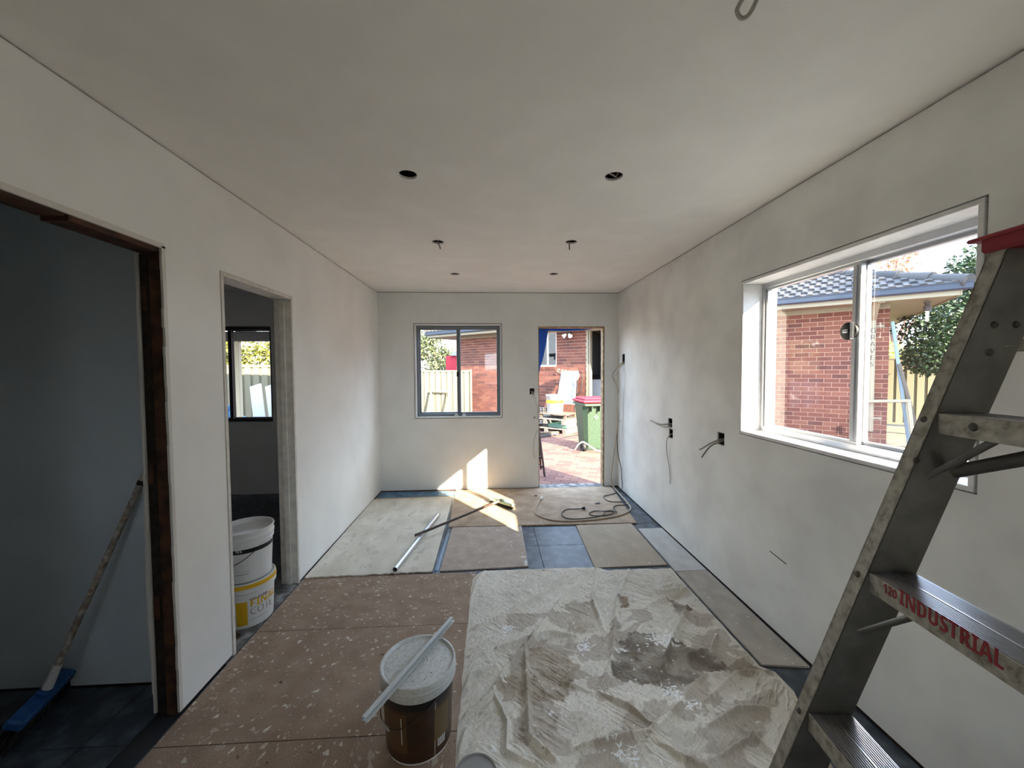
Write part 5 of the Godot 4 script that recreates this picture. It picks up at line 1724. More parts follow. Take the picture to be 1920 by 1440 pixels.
# ------------------------------------------------------------------ ground
func yard() -> void:
	var g := MB.new()
	g.box(Vector3(-60, -0.9, -90), Vector3(60, GY - 0.045, 40))
	struct("ground", g, grainy([[0.3, rgb(98, 93, 77)], [0.7, rgb(118, 113, 95)]], 0.02, 501, 0.5, 0.95), "bare dry soil of the yard")
	# clay pavers laid in stretcher bond along the house
	var bed := MB.new()
	bed.prism(PackedVector2Array([Vector2(-8.0, -4.80), Vector2(6.5, -4.80), Vector2(6.5, -7.0), Vector2(0.417 + 0.77 * 8.0, -12.44 + 0.64 * 8.0), Vector2(-2.2, -14.4), Vector2(-8.0, -14.4)]), 0.026, Transform3D(Basis(), Vector3(0, GY - 0.04, 0)))
	var pv := struct("paving", bed, plain(rgb(120, 84, 66), 0.95), "red clay paving between the buildings")
	var tones := []
	for c in [rgb(118, 80, 68), rgb(110, 72, 61), rgb(127, 87, 73), rgb(101, 65, 57)]:
		tones.append(grainy([[0.3, c.darkened(0.1)], [0.7, c.lightened(0.06)]], 0.05, 510 + tones.size(), 2.5, 0.85))
	var one := MB.new()
	one.cbox(Vector3(0.0015, 0, 0.0015), Vector3(0.2285, 0.026, 0.1135), 0.003)
	var one_m := one.mesh()
	var rest := [MB.new(), MB.new(), MB.new(), MB.new()]
	var r := RandomNumberGenerator.new()
	r.seed = 88
	var b := Basis(HT, Vector3.UP, HN) * Basis(Vector3.UP, 0.35)
	var n := 0
	var poss := []
	for row in range(-60, 90):
		for k in range(-40, 40):
			var q := Vector3(1.2, GY - 0.013, -8.0) + b * Vector3(k * 0.23 + (0.115 if row % 2 else 0.0), 0, row * 0.115)
			var mid := q + b * Vector3(0.115, 0, 0.057)
			if mid.z > -4.93 or mid.z < -14.2 or mid.x < -4.0 or mid.x > 5.5:
				continue
			if (mid - HO).dot(HN) < 0.05:
				continue
			poss.append([mid, q])
	poss.sort_custom(func(u, v): return u[0].z > v[0].z)
	for p in poss:
		var mid: Vector3 = p[0]
		var t := r.randi() % 4
		var ang := mid.x / -mid.z
		if n < 298 and ang > 0.105 and ang < 0.32:
			var o := part(pv, "paver", one_m, tones[t])
			o.transform = Transform3D(b, p[1])
			n += 1
		else:
			rest[t].box(Vector3(0.0015, 0, 0.0015), Vector3(0.2285, 0.026, 0.1135), Transform3D(b, p[1]))
	for t in 4:
		part(pv, "pavers", rest[t], tones[t]).set_meta("kind", "stuff")
	# red concrete path and litter strip under the right window
	var path := MB.new()
	path.prism(PackedVector2Array([Vector2(4.6, 0.64), Vector2(11.5, 0.64), Vector2(11.5, 1.75), Vector2(4.6, 1.75)]), 0.05, Transform3D(Basis(HT, Vector3.UP, HN), HO))
	struct("path", path, grainy([[0.3, rgb(136, 46, 50)], [0.7, rgb(152, 58, 60)]], 0.02, 521, 0.8, 0.8), "red painted concrete path beside the house")
	var slab := MB.new()
	slab.prism(PackedVector2Array([Vector2(1.9, -5.9), Vector2(6.0, -7.0), Vector2(9.0, -4.6), Vector2(12.0, -2.2), Vector2(12.0, 4.0), Vector2(1.9, 4.0)]), 0.03, Transform3D(Basis(), Vector3(0, GY - 0.02, 0)))
	struct("driveway", slab, grainy([[0.3, rgb(96, 96, 94)], [0.7, rgb(116, 115, 112)]], 0.02, 525, 0.6, 0.9), "grey driveway slab beside the room")
	var lit := MB.new()
	lit.prism(PackedVector2Array([Vector2(5.3, 0.02), Vector2(10.8, 0.02), Vector2(10.8, 0.62), Vector2(5.3, 0.62)]), 0.085, Transform3D(Basis(HT, Vector3.UP, HN), HO + Vector3(0, 0.0, 0)))
	struct("garden_strip", lit, grainy([[0.25, rgb(84, 64, 42)], [0.5, rgb(120, 94, 60)], [0.75, rgb(148, 120, 80)]], 0.08, 523, 2.0, 0.95), "strip of dry leaf litter along the house wall")

# ------------------------------------------------------------------ things in the yard
func fence(called: String, label: String, a: Vector3, bb: Vector3, h: float, mat: Material) -> void:
	# steel panel fence: posts, rails and ribbed sheets
	var d := bb - a
	var L := d.length()
	var x := d / L
	var z := x.cross(Vector3.UP)
	var o := thing(called, label, "fence", a, "", Basis(x, Vector3.UP, z))
	var bays := maxi(1, roundi(L / 2.36))
	var bw := L / bays
	var post := MB.new()
	post.cbox(Vector3(-0.03, 0, -0.03), Vector3(0.03, h + 0.02, 0.03), 0.004)
	var pm := post.mesh()
	for k in bays + 1:
		part(o, "post", pm, mat).position = Vector3(k * bw, 0, 0)
	var rail := MB.new()
	rail.cbox(Vector3(0.03, -0.03, -0.024), Vector3(bw - 0.03, 0.03, 0.024), 0.006)
	var rm := rail.mesh()
	var n := roundi(bw / 0.78)
	var sw := (bw - 0.06) / n
	var sh := MB.new()
	var prof := []
	var ribs := 4
	var rw := sw / ribs
	for k in ribs:
		prof.append_array([Vector2(k * rw, 0), Vector2(k * rw + rw * 0.66, 0), Vector2(k * rw + rw * 0.74, -0.034), Vector2(k * rw + rw * 0.92, -0.034), Vector2((k + 1) * rw, 0)])
	for k in prof.size() - 1:
		var p: Vector2 = prof[k]
		var q: Vector2 = prof[k + 1]
		if p.is_equal_approx(q):
			continue
		sh.quad(Vector3(p.x, 0.03, p.y), Vector3(q.x, 0.03, q.y), Vector3(q.x, h - 0.04, q.y), Vector3(p.x, h - 0.04, p.y), Vector3(p.y - q.y, 0, 1))
	var sm := sh.mesh()
	for k in bays:
		for y in [0.035, h - 0.03]:
			part(o, "rail", rm, mat).position = Vector3(k * bw, y, 0)
		for j in n:
			part(o, "panel", sm, mat).position = Vector3(k * bw + 0.03 + j * sw, 0, 0.012)

func old_sash(called: String, label: String, w: float, h: float, tr: Transform3D, mat: Material, pane := true) -> void:
	# old timber window sash leaning against something
	var o := thing(called, label, "window frame", tr.origin, "", tr.basis)
	for bd in [[Vector3(0, 0, -0.02), Vector3(w, 0.07, 0.02), "rail"], [Vector3(0, h - 0.055, -0.02), Vector3(w, h, 0.02), "rail"], [Vector3(0, 0.07, -0.02), Vector3(0.055, h - 0.055, 0.02), "stile"], [Vector3(w - 0.055, 0.07, -0.02), Vector3(w, h - 0.055, 0.02), "stile"]]:
		var mb := MB.new()
		mb.cbox(bd[0], bd[1], 0.004)
		part(o, bd[2], mb, mat)
	if pane:
		var g := MB.new()
		g.quad(Vector3(0.05, 0.065, 0), Vector3(w - 0.05, 0.065, 0), Vector3(w - 0.05, h - 0.05, 0), Vector3(0.05, h - 0.05, 0), Vector3(0, 0, 1))
		var og := glass()
		og.metallic_specular = 0.2
		part(o, "pane", g, og)

func lean(at: Vector3, along: Vector3, out: Vector3, deg: float, roll := 0.0) -> Transform3D:
	# a frame whose foot is at the point, leaning back from the viewer's side
	var b := Basis(along, Vector3.UP, out)
	return Transform3D(Basis(along, -deg_to_rad(deg)) * Basis(out, roll) * b, at)

func yard_things() -> void:
	var cream := plain(rgb(110, 106, 86), 0.6)
	fence("steel_fence", "cream ribbed steel fence beyond the end window", Vector3(-2.95, GY, -12.72), Vector3(-0.66, GY, -12.62), 1.58, cream)
	fence("steel_fence", "cream ribbed steel fence beyond the right window and tree", Vector3(10.78, GY, -10.25), Vector3(15.0, GY, -7.5), 1.86, cream)
	fence("steel_fence", "cream ribbed steel fence beyond the dark room window", Vector3(-9.5, GY, -9.4), Vector3(-2.4, GY, -9.9), 1.74, cream)
	fence("steel_fence", "tall unseen steel fence added beyond the right wall to shade the ground", Vector3(4.2, GY, 6.0), Vector3(4.2, GY, -2.2), 1.75, plain(rgb(120, 118, 104), 0.6))  # unseen fence, added to shade the driveway and dim the near ceiling
	old_sash("leaning_window", "old white window sash leaning outside the right window", 0.66, 0.92, lean(HO + HT * 8.64 + HN * 0.34 + Vector3(0, 0.088, 0), HT, HN, 14.0, 0.06), M.cream)
	old_sash("leaning_window", "old cream sash leaning on the fence beyond the end window", 0.62, 0.98, lean(Vector3(-2.02, GY, -12.30), Vector3(1, 0, 0.03).normalized(), Vector3(-0.03, 0, 1).normalized(), 13.0, -0.05), M.cream, false)
	# pale steel lengths leaning at the house corner
	var bl := plain(rgb(112, 132, 148), 0.4, 0.4)
	for k in 2:
		var st := MB.new()
		var p0 := HO + HT * (9.26 + 0.16 * k) + HN * (0.07 + 0.04 * k) + Vector3(0, 0.089, 0)
		var p1 := HO + HT * (8.99 + 0.10 * k) + HN * (0.03 + 0.02 * k) + Vector3(0, [2.42, 1.65][k], 0)
		var ax := (p1 - p0).normalized()
		var hx := (HT - ax * HT.dot(ax)).normalized()
		var sb := Basis(hx, ax, hx.cross(ax))
		st.cbox(Vector3(-0.026, 0, -0.006), Vector3(0.026, p0.distance_to(p1), 0.006), 0.002, Transform3D(sb, p0))
		st.cbox(Vector3(-0.026, 0, 0.006), Vector3(-0.020, p0.distance_to(p1), 0.03), 0.002, Transform3D(sb, p0))
		single("steel_channel", st, bl if k == 0 else plain(rgb(84, 78, 68), 0.6), ["pale blue steel channel leaning at the house corner", "weathered batten leaning behind the pale steel channel"][k], "metal length")
	crumpled("plastic_bag", "crumpled white and blue plastic bag beyond the house corner", Vector3(9.25, GY - 0.04, -6.35), Vector3(0.7, 0.62, 0.5), plain(rgb(140, 147, 158), 0.4), 31)
	crumpled("plastic_bag", "crumpled white bag on the ground near the cream fence", Vector3(-3.05, GY - 0.013, -11.75), Vector3(0.42, 0.42, 0.4), plain(rgb(206, 210, 216), 0.4), 33)
	# off-cuts on the ground in front of the fence
	for k in 4:
		var mb := MB.new()
		mb.cbox(Vector3(-0.6, 0, -0.04), Vector3(0.6, 0.035, 0.04), 0.004, Transform3D(Basis(Vector3.UP, [0.3, -0.25, 0.1, 0.55][k]) * Basis(Vector3(0, 0, 1), 0.05), Vector3([-2.1, -1.7, -2.3, -1.5][k], GY + 0.02 + 0.08 * k, [-11.9, -11.8, -11.6, -11.7][k])))
		single("timber_offcut", mb, [M.cream, M.cream, M.concrete, M.cream][k], ["cream timber offcut lowest of the pile by the cream fence", "second cream offcut on the pile by the cream fence", "grey offcut in the middle of the pile by the cream fence", "topmost cream offcut of the pile by the cream fence"][k], "offcut")
	wheelie_bin()
	junk_pile()
	# dark trestle leg beside the doorway
	var tl := thing("metal_trestle", "dark metal trestle standing just outside the back doorway", "trestle", Vector3(0.6, GY - 0.013, -5.6))
	var dm := plain(rgb(56, 44, 42), 0.5, 0.4)
	for q in [[Vector3(0.775, GY + 0.013, -5.575), Vector3(0.700, 0.62, -5.72)], [Vector3(0.30, GY + 0.013, -5.575), Vector3(0.375, 0.62, -5.72)], [Vector3(0.775, GY + 0.013, -6.0), Vector3(0.700, 0.62, -5.78)], [Vector3(0.30, GY + 0.013, -6.0), Vector3(0.375, 0.62, -5.78)]]:
		var mb := MB.new()
		mb.tube([q[0], q[1]], 0.016, 8)
		wpart(tl, "leg", mb, dm)
	var tb := MB.new()
	tb.cbox(Vector3(0.30, 0.62, -5.80), Vector3(0.77, 0.66, -5.70), 0.004)
	wpart(tl, "top_bar", tb, dm)
	tb = MB.new()
	tb.tube([Vector3(0.335, 0.17, -5.63), Vector3(0.742, 0.17, -5.63)], 0.02, 6)
	wpart(tl, "cross_bar", tb, dm)
	tb = MB.new()
	tb.tube([Vector3(0.758, 0.02, -5.60), Vector3(0.60, 0.15, -5.63)], 0.010, 6)
	wpart(tl, "brace", tb, dm)
	# blue building wrap hanging at the outer side of the doorway
	var tw := MB.new()
	var wx := [[0.60, 2.03], [0.60, 1.935], [0.62, 1.955], [0.90, 1.945], [1.15, 1.957], [1.36, 1.985], [1.36, 2.03]]
	var wp := PackedVector2Array()
	for q in wx: wp.append(Vector2(q[0], -q[1]))
	tw.prism(wp, 0.002, Transform3D(Basis(Vector3.RIGHT, PI / 2), Vector3(0, 0, ZB - 0.114)))
	var fl := PackedVector2Array([Vector2(0.560, -2.03), Vector2(0.720, -2.03), Vector2(0.712, -1.93), Vector2(0.690, -1.80), Vector2(0.655, -1.62), Vector2(0.615, -1.50), Vector2(0.600, -1.42), Vector2(0.560, -1.42)])
	tw.prism(fl, 0.002, Transform3D(Basis(Vector3.RIGHT, PI / 2) * Basis(Vector3.FORWARD, 0.0), Vector3(0, 0, ZB - 0.118)))
	var bw := plain(rgb(44, 112, 214), 0.55)
	bw.backlight_enabled = true
	bw.backlight = Color(0.10, 0.25, 0.5)
	single("building_wrap", tw, bw, "blue building wrap hanging at the back doorway head", "wrap")
	# patio roof, post and leaning panels seen through the dark room window
	var pr := MB.new()
	pr.box(Vector3(-9.0, 2.32, -7.9), Vector3(-1.9, 2.36, -4.85))
	for k in 9:
		pr.cbox(Vector3(-8.7 + k * 0.8, 2.20, -7.9), Vector3(-8.62 + k * 0.8, 2.32, -4.85), 0.004)
	var pt := thing("patio_roof", "dark patio roof outside the dark room window", "roof", Vector3(-4.2, GY, -6.2))
	wpart(pt, "deck", pr, plain(rgb(72, 72, 74), 0.8))
	var bm := MB.new()
	bm.cbox(Vector3(-9.0, 2.02, -7.46), Vector3(-1.9, 2.20, -7.38), 0.006)
	wpart(pt, "beam", bm, plain(rgb(50, 50, 52), 0.7))
	for x in [-4.69, -2.4, -6.4]:
		var po := MB.new()
		po.cbox(Vector3(x - 0.05, GY - 0.04, -7.45), Vector3(x + 0.05, 2.02, -7.36), 0.006)
		wpart(pt, "post", po, plain(rgb(190, 184, 158), 0.6))
	var gm := plain(rgb(176, 178, 182), 0.6)
	for k in 5:
		var mb := MB.new()
		var fx := -5.25 + k * 0.36
		mb.cbox(Vector3(-0.13, 0, -0.012), Vector3(0.13, 1.45, 0.012), 0.003, Transform3D(Basis(Vector3(0, 0, 1), 0.30) * Basis(Vector3.RIGHT, -0.35), Vector3(fx + 0.3, GY - 0.03, -8.55 + 0.04 * k)))
		single("plaster_offcut", mb, gm, ["leftmost pale panel leaning outside the dark room window", "second pale panel leaning outside the dark room window", "third pale panel leaning outside the dark room window", "fourth pale panel leaning outside the dark room window", "rightmost pale panel leaning outside the dark room window"][k], "panel", "panels leaning by the fence")
	crumpled("blue_tarp", "blue tarpaulin heaped outside the dark room window", Vector3(-5.25, GY - 0.045, -7.95), Vector3(1.1, 0.95, 0.5), plain(rgb(96, 160, 208), 0.5), 35)
	# neighbouring pale house and red roofed shed far behind
	var nb := thing("neighbour_house", "pale neighbouring house beyond the fence", "house", Vector3(-12.5, GY, -17))
	var nw := MB.new()
	nw.box(Vector3(-16.5, GY - 0.05, -22), Vector3(-9.85, 3.4, -16))
	wpart(nb, "wall", nw, plain(rgb(206, 212, 216), 0.8))
	var nwn := MB.new()
	nwn.box(Vector3(-10.9, 1.2, -16), Vector3(-10.3, 2.4, -15.97))
	wpart(nb, "window", nwn, plain(rgb(70, 90, 104), 0.2))
	var nr := MB.new()
	nr.prism(PackedVector2Array([Vector2(-16.9, 3.4), Vector2(-9.4, 3.4), Vector2(-13.2, 5.0)]), 6.8, Transform3D(Basis(Vector3.RIGHT, Vector3(0, 0, -1), Vector3.UP), Vector3(0, 0, -15.6)))
	wpart(nb, "roof", nr, plain(rgb(120, 118, 116), 0.8))
	var sh := thing("red_shed", "small red walled shed behind the cream fence", "shed", Vector3(-2.2, GY, -17.5))
	var sw := MB.new()
	sw.box(Vector3(-1.95, GY - 0.05, -18.5), Vector3(-1.05, 2.08, -16.8))
	wpart(sh, "wall", sw, plain(rgb(176, 44, 62), 0.7))
	var sr := MB.new()
	sr.prism(PackedVector2Array([Vector2(-1.75, 2.08), Vector2(-0.95, 2.08), Vector2(-1.0, 2.9), Vector2(-1.3, 2.75)]), 2.0, Transform3D(Basis(Vector3.RIGHT, Vector3(0, 0, -1), Vector3.UP), Vector3(0, 0, -16.7)))
	wpart(sh, "roof", sr, plain(rgb(150, 156, 168), 0.6))

func crumpled(called: String, label: String, at: Vector3, size: Vector3, mat: Material, sd: int) -> void:
	# a rumpled heap of sheet plastic
	var nz := FastNoiseLite.new()
	nz.seed = sd
	nz.frequency = 1.6
	var mb := MB.new()
	var nu := 40
	var nv := 20
	for j in nv + 1:
		for i in nu + 1:
			var a := TAU * i / nu
			var e := PI * 0.5 * j / nv
			var d := Vector3(cos(a) * cos(e), sin(e), sin(a) * cos(e))
			var k := 0.78 + 0.28 * absf(nz.get_noise_3dv(d * 2.0)) * 1.8 + 0.12 * nz.get_noise_3dv(d * 5.0)
			mb.vert(Vector3(d.x * size.x * 0.5, d.y * size.y, d.z * size.z * 0.5) * k, d)
	for j in nv:
		for i in nu:
			var q := j * (nu + 1) + i
			mb.tri(q, q + 1, q + nu + 2); mb.tri(q, q + nu + 2, q + nu + 1)
	for j in nv + 1:
		for i in nu + 1:
			var a := mb.v[j * (nu + 1) + posmod(i - 1, nu)]
			var b := mb.v[j * (nu + 1) + (i + 1) % nu]
			var c := mb.v[maxi(j - 1, 0) * (nu + 1) + i]
			var d := mb.v[mini(j + 1, nv) * (nu + 1) + i]
			var nn := (b - a).cross(d - c).normalized()
			if nn.dot(mb.n[j * (nu + 1) + i]) < 0.0:
				nn = -nn
			if nn.length() > 0.5:
				mb.n[j * (nu + 1) + i] = nn
	single(called, mb, mat, label, "plastic", "", at)

func wheelie_bin() -> void:
	var at := Vector3(1.985, GY - 0.013, -7.50)
	var o := thing("wheelie_bin", "dark green wheelie bin with red lid outside the back doorway", "bin", at, "", Basis(Vector3.UP, 0.10))
	var green := grainy([[0.3, rgb(46, 66, 49)], [0.7, rgb(56, 78, 58)]], 0.03, 601, 1.5, 0.5)
	var b := MB.new()
	# tapered body
	var y0 := 0.06
	var y1 := 0.94
	var lo := [Vector3(-0.20, y0, -0.24), Vector3(0.20, y0, -0.24), Vector3(0.20, y0, 0.20), Vector3(-0.20, y0, 0.20)]
	var hi := [Vector3(-0.275, y1, -0.33), Vector3(0.275, y1, -0.33), Vector3(0.275, y1, 0.30), Vector3(-0.275, y1, 0.30)]
	for k in 4:
		var j := (k + 1) % 4
		var ca := 0.14
		b.quad(lo[k].lerp(lo[j], ca), lo[k].lerp(lo[j], 1 - ca), hi[k].lerp(hi[j], 1 - ca), hi[k].lerp(hi[j], ca), (lo[k] + lo[j]) * Vector3(1, 0, 1))
		var p := (k + 3) % 4
		b.quad(lo[k].lerp(lo[p], ca), lo[k].lerp(lo[j], ca), hi[k].lerp(hi[j], ca), hi[k].lerp(hi[p], ca), lo[k] * Vector3(1, 0, 1))
	b.quad(lo[0], lo[1], lo[2], lo[3], Vector3.DOWN)
	b.cbox(Vector3(-0.285, 0.90, -0.34), Vector3(0.285, 0.945, 0.315), 0.01)
	part(o, "body", b, green)
	# moulded ring on the front
	var em := MB.new()
	em.lathe([Vector2(0.022, 0.0), Vector2(0.026, 0.004), Vector2(0.032, 0.004), Vector2(0.036, 0.0)], 20, Transform3D(Basis(Vector3.RIGHT, PI / 2 - 0.11), Vector3(-0.02, 0.68, 0.277)))
	part(o, "emblem", em, plain(rgb(150, 176, 150), 0.5))
	var ld := MB.new()
	ld.cbox(Vector3(-0.295, 0.955, -0.36), Vector3(0.295, 1.01, 0.335), 0.02)
	ld.cbox(Vector3(-0.25, 1.005, -0.32), Vector3(0.25, 1.045, 0.27), 0.02)
	part(o, "lid", ld, plain(rgb(150, 34, 48), 0.5), "red lid")
	var hd := MB.new()
	hd.cbox(Vector3(-0.285, 0.905, 0.31), Vector3(0.285, 0.945, 0.40), 0.008)
	part(o, "rim_lip", hd, green)
	for x in [-0.14, 0.02]:
		var rb := MB.new()
		rb.cbox(Vector3(x, 0.80, 0.285), Vector3(x + 0.02, 0.91, 0.375), 0.004)
		part(o, "rib", rb, green)
	for x in [-0.27, 0.19]:
		var wh := MB.new()
		wh.lathe([Vector2(0.02, 0.0), Vector2(0.09, 0.0), Vector2(0.10, 0.012), Vector2(0.10, 0.05), Vector2(0.09, 0.062), Vector2(0.02, 0.062)], 24, Transform3D(Basis(Vector3(0, 0, 1), -PI / 2), Vector3(x, 0.10, 0.17)))
		part(o, "wheel", wh, M.black)
	var ba := MB.new()
	ba.cbox(Vector3(-0.19, 0.0, -0.20), Vector3(0.19, 0.10, 0.19), 0.02)
	part(o, "base", ba, plain(rgb(34, 40, 36), 0.7))

func junk_pile() -> void:
	# cords and planks in front of the bin
	cable("garden_hose", "pale hose curling over the planks in front of the bin", [Vector3(1.52, GY + 0.0, -7.5), Vector3(1.57, GY + 0.03, -7.25), Vector3(1.62, GY + 0.17, -7.10), Vector3(1.70, GY + 0.23, -7.05), Vector3(1.82, GY + 0.16, -7.05), Vector3(1.95, GY + 0.075, -7.03), Vector3(2.10, GY + 0.062, -7.02), Vector3(2.35, GY + 0.062, -7.02)], 0.013, plain(rgb(196, 190, 172), 0.5))
	cable("extension_lead", "dark lead running over the red paving to the bin", [Vector3(1.44, GY + 0.0, -8.55), Vector3(1.35, GY + 0.0, -8.1), Vector3(1.38, GY + 0.0, -7.6), Vector3(1.48, GY + 0.0, -7.2)], 0.009, plain(rgb(84, 74, 66), 0.6))
	var pm := grainy([[0.25, rgb(88, 72, 58)], [0.7, rgb(122, 104, 86)]], 0.03, 611, 1.5, 0.9)
	for k in 2:
		var mb := MB.new()
		mb.cbox(Vector3(-0.95, 0, -0.10), Vector3(0.95, 0.03, 0.10), 0.004, Transform3D(Basis(Vector3.UP, -0.50 + 0.04 * k), Vector3(2.42 + 0.10 * k, GY - 0.012 + 0.0005, -6.50 - 0.22 * k)))
		single("timber_plank", mb, pm, ["weathered plank on the paving, nearer of the two before the bin", "weathered plank lying right in front of the bin"][k], "plank")
	# stacked pallets with bucket and sack truck
	var grey := grainy([[0.25, rgb(92, 88, 81)], [0.7, rgb(126, 122, 113)]], 0.03, 613, 1.5, 0.9)
	var pb := Basis(HT, Vector3.UP, HN)
	for k in 2:
		var o := thing("timber_pallet", ["lower grey pallet of the stack by the brick wall", "upper grey pallet of the stack by the brick wall"][k], "pallet", HO + HT * (2.62 - 0.03 * k) + HN * 1.22 + Vector3(0, 0.001 + 0.23 * k, 0), "stacked pallets", pb)
		for j in 5:
			var sl := MB.new()
			sl.cbox(Vector3(-0.62, 0.105, -0.42 + j * 0.18), Vector3(0.55, 0.125, -0.30 + j * 0.18), 0.003)
			part(o, "slat", sl, grey)
		for j in 3:
			var be := MB.new()
			be.cbox(Vector3(-0.60 + j * 0.52, 0.0, -0.42), Vector3(-0.50 + j * 0.52, 0.105, 0.42), 0.003)
			part(o, "bearer", be, grey)
	for k in 1:
		var tb := MB.new()
		tb.cbox(Vector3(-0.2, 0, -0.25), Vector3(0.35, 0.10, 0.25), 0.01, Transform3D(pb, HO + HT * 2.75 + HN * 1.22 + Vector3(0, 0.128, 0)))
		single("green_crate", tb, plain(rgb(98, 138, 122), 0.6), "flat green crate between the two pallets", "crate")
	var fs := MB.new()
	fs.cbox(Vector3(-0.35, 0, -0.30), Vector3(0.45, 0.02, 0.30), 0.004, Transform3D(pb, HO + HT * 2.66 + HN * 1.22 + Vector3(0, 0.452, 0)))
	for q in [[-0.3, -0.25], [0.38, -0.25], [-0.3, 0.25], [0.38, 0.25]]:
		fs.cbox(Vector3(q[0] - 0.03, -0.095, q[1] - 0.03), Vector3(q[0] + 0.03, 0.0, q[1] + 0.03), 0.004, Transform3D(pb, HO + HT * 2.66 + HN * 1.22 + Vector3(0, 0.452, 0)))
	single("timber_board", fs, grainy([[0.25, rgb(96, 76, 60)], [0.7, rgb(130, 106, 86)]], 0.03, 615, 1.5, 0.9), "brown timber platform on top of the pallets", "board")
	var bk := thing("compound_bucket", "white bucket with yellow stripe on the pallets outside", "bucket", HO + HT * 2.60 + HN * 1.20 + Vector3(0, 0.473, 0))
	var bb := MB.new()
	bb.lathe([Vector2(0, 0), Vector2(0.20, 0), Vector2(0.23, 0.42), Vector2(0.24, 0.43), Vector2(0.24, 0.46), Vector2(0.21, 0.46), Vector2(0.0, 0.44)], 28)
	part(bk, "body", bb, plain(rgb(158, 158, 154), 0.5))
	part(bk, "label_band", band(0.2185, 0.2235, 0.25, 0.33, 0.0, TAU, 0.002), plain(rgb(222, 196, 40), 0.5), "yellow stripe")
	# sack truck with white sheet
	var st := thing("sack_truck", "black tubular sack truck standing against the brick wall", "trolley", HO + HT * 2.50 + HN * 0.42 + Vector3(0, 0, 0), "", pb)
	var fr := plain(rgb(44, 42, 44), 0.5, 0.4)
	var f := MB.new()
	f.tube(smooth_path([Vector3(-0.24, 0.05, 0.08), Vector3(-0.25, 0.70, -0.08), Vector3(-0.24, 1.35, -0.22), Vector3(-0.17, 1.50, -0.26), Vector3(0.0, 1.53, -0.27), Vector3(0.17, 1.50, -0.26), Vector3(0.24, 1.35, -0.22), Vector3(0.25, 0.70, -0.08), Vector3(0.24, 0.05, 0.08)], 6), 0.016, 8)
	part(st, "frame", f, fr)
	f = MB.new()
	f.tube(smooth_path([Vector3(0.10, 1.49, -0.25), Vector3(0.34, 1.50, -0.20), Vector3(0.40, 1.38, -0.18), Vector3(0.38, 1.0, -0.12), Vector3(0.25, 0.86, -0.10)], 6), 0.014, 8)
	part(st, "handle", f, fr)
	for y in [0.35, 0.75, 1.1]:
		f = MB.new()
		f.tube([Vector3(-0.245, y, 0.08 - y * 0.22), Vector3(0.245, y, 0.08 - y * 0.22)], 0.010, 6)
		part(st, "rung", f, fr)
	f = MB.new()
	f.cbox(Vector3(-0.2, 0.03, 0.08), Vector3(0.2, 0.04, 0.28), 0.003)
	part(st, "toe_plate", f, fr)
	for x in [-0.33, 0.27]:
		var wh := MB.new()
		wh.lathe([Vector2(0.02, 0), Vector2(0.10, 0), Vector2(0.12, 0.02), Vector2(0.12, 0.05), Vector2(0.10, 0.07), Vector2(0.02, 0.07)], 20, Transform3D(Basis(Vector3(0, 0, 1), -PI / 2), Vector3(x, 0.12, -0.10)))
		part(st, "wheel", wh, M.black)
	# white sheet draped over it
	var sh := MB.new()
	var nz := FastNoiseLite.new()
	nz.seed = 71
	nz.frequency = 0.6
	var nu := 28
	var nv := 40
	for j in nv + 1:
		for i in nu + 1:
			var tx := float(i) / nu
			var ty := float(j) / nv
			var wd := 0.50 + 0.06 * ty
			var x := (tx - 0.5) * wd
			var y := 1.545 - ty * 0.92
			var zz := 0.10 - y * 0.22 + 0.055 + 0.022 * sin(tx * 15.0 + ty * 2.5) * ty + 0.05 * nz.get_noise_2d(tx * 3.0, ty * 2.0)
			if ty < 0.05:
				zz -= 0.05 * (1.0 - ty / 0.05)
			if tx > 0.85 and ty < 0.3:
				x += 0.08 * sin(PI * ty / 0.3)
			sh.vert(Vector3(x, y, zz), Vector3(0, 0.2, 1), Vector2(tx, ty))
	var w := nu + 1
	for j in nv + 1:
		for i in w:
			var du := sh.v[j * w + mini(i + 1, nu)] - sh.v[j * w + maxi(i - 1, 0)]
			var dv := sh.v[mini(j + 1, nv) * w + i] - sh.v[maxi(j - 1, 0) * w + i]
			var nn := du.cross(dv).normalized()
			sh.n[j * w + i] = nn if nn.z > 0 else -nn
	for j in nv:
		for i in nu:
			var q := j * w + i
			sh.tri(q, q + 1, q + w + 1); sh.tri(q, q + w + 1, q + w)
	var so := single("white_sheet", sh, plain(rgb(130, 131, 134), 0.6), "rumpled white plastic sheet hung over the sack truck", "sheet")
	so.transform = st.transform
	# coil of pale rope above it
	var cp := []
	for k in 60:
		var a := k * 0.42
		cp.append(Vector3(-0.24 + 0.008 * k + 0.06 * cos(a), 0.05 * sin(a) - 0.001 * k, 0.03 + 0.006 * sin(a * 0.5)))
	var ro := MB.new()
	ro.tube(cp, 0.008, 6)
	var rp := single("rope_coil", ro, plain(rgb(216, 200, 160), 0.8), "loose coil of pale rope hanging on the brick wall", "rope")
	rp.transform = Transform3D(pb, HO + HT * 2.25 + HN * 0.012 + Vector3(0, 1.55, 0))
	# wire cage
	var cg := thing("wire_cage", "black wire mesh cage against the brick wall", "cage", HO + HT * 1.45 + HN * 0.30 + Vector3(0, 0.001, 0), "", pb)
	var wires := MB.new()
	for k in 10:
		wires.tube([Vector3(-0.45 + k * 0.09, 0, 0.2), Vector3(-0.45 + k * 0.09, 0.50, 0.2)], 0.005, 4)
		wires.tube([Vector3(-0.45, 0.0 + k * 0.055, 0.2), Vector3(0.36, 0.0 + k * 0.055, 0.2)], 0.005, 4)
		wires.tube([Vector3(0.36, 0.0 + k * 0.055, 0.2), Vector3(0.36, 0.0 + k * 0.055, -0.25)], 0.005, 4)
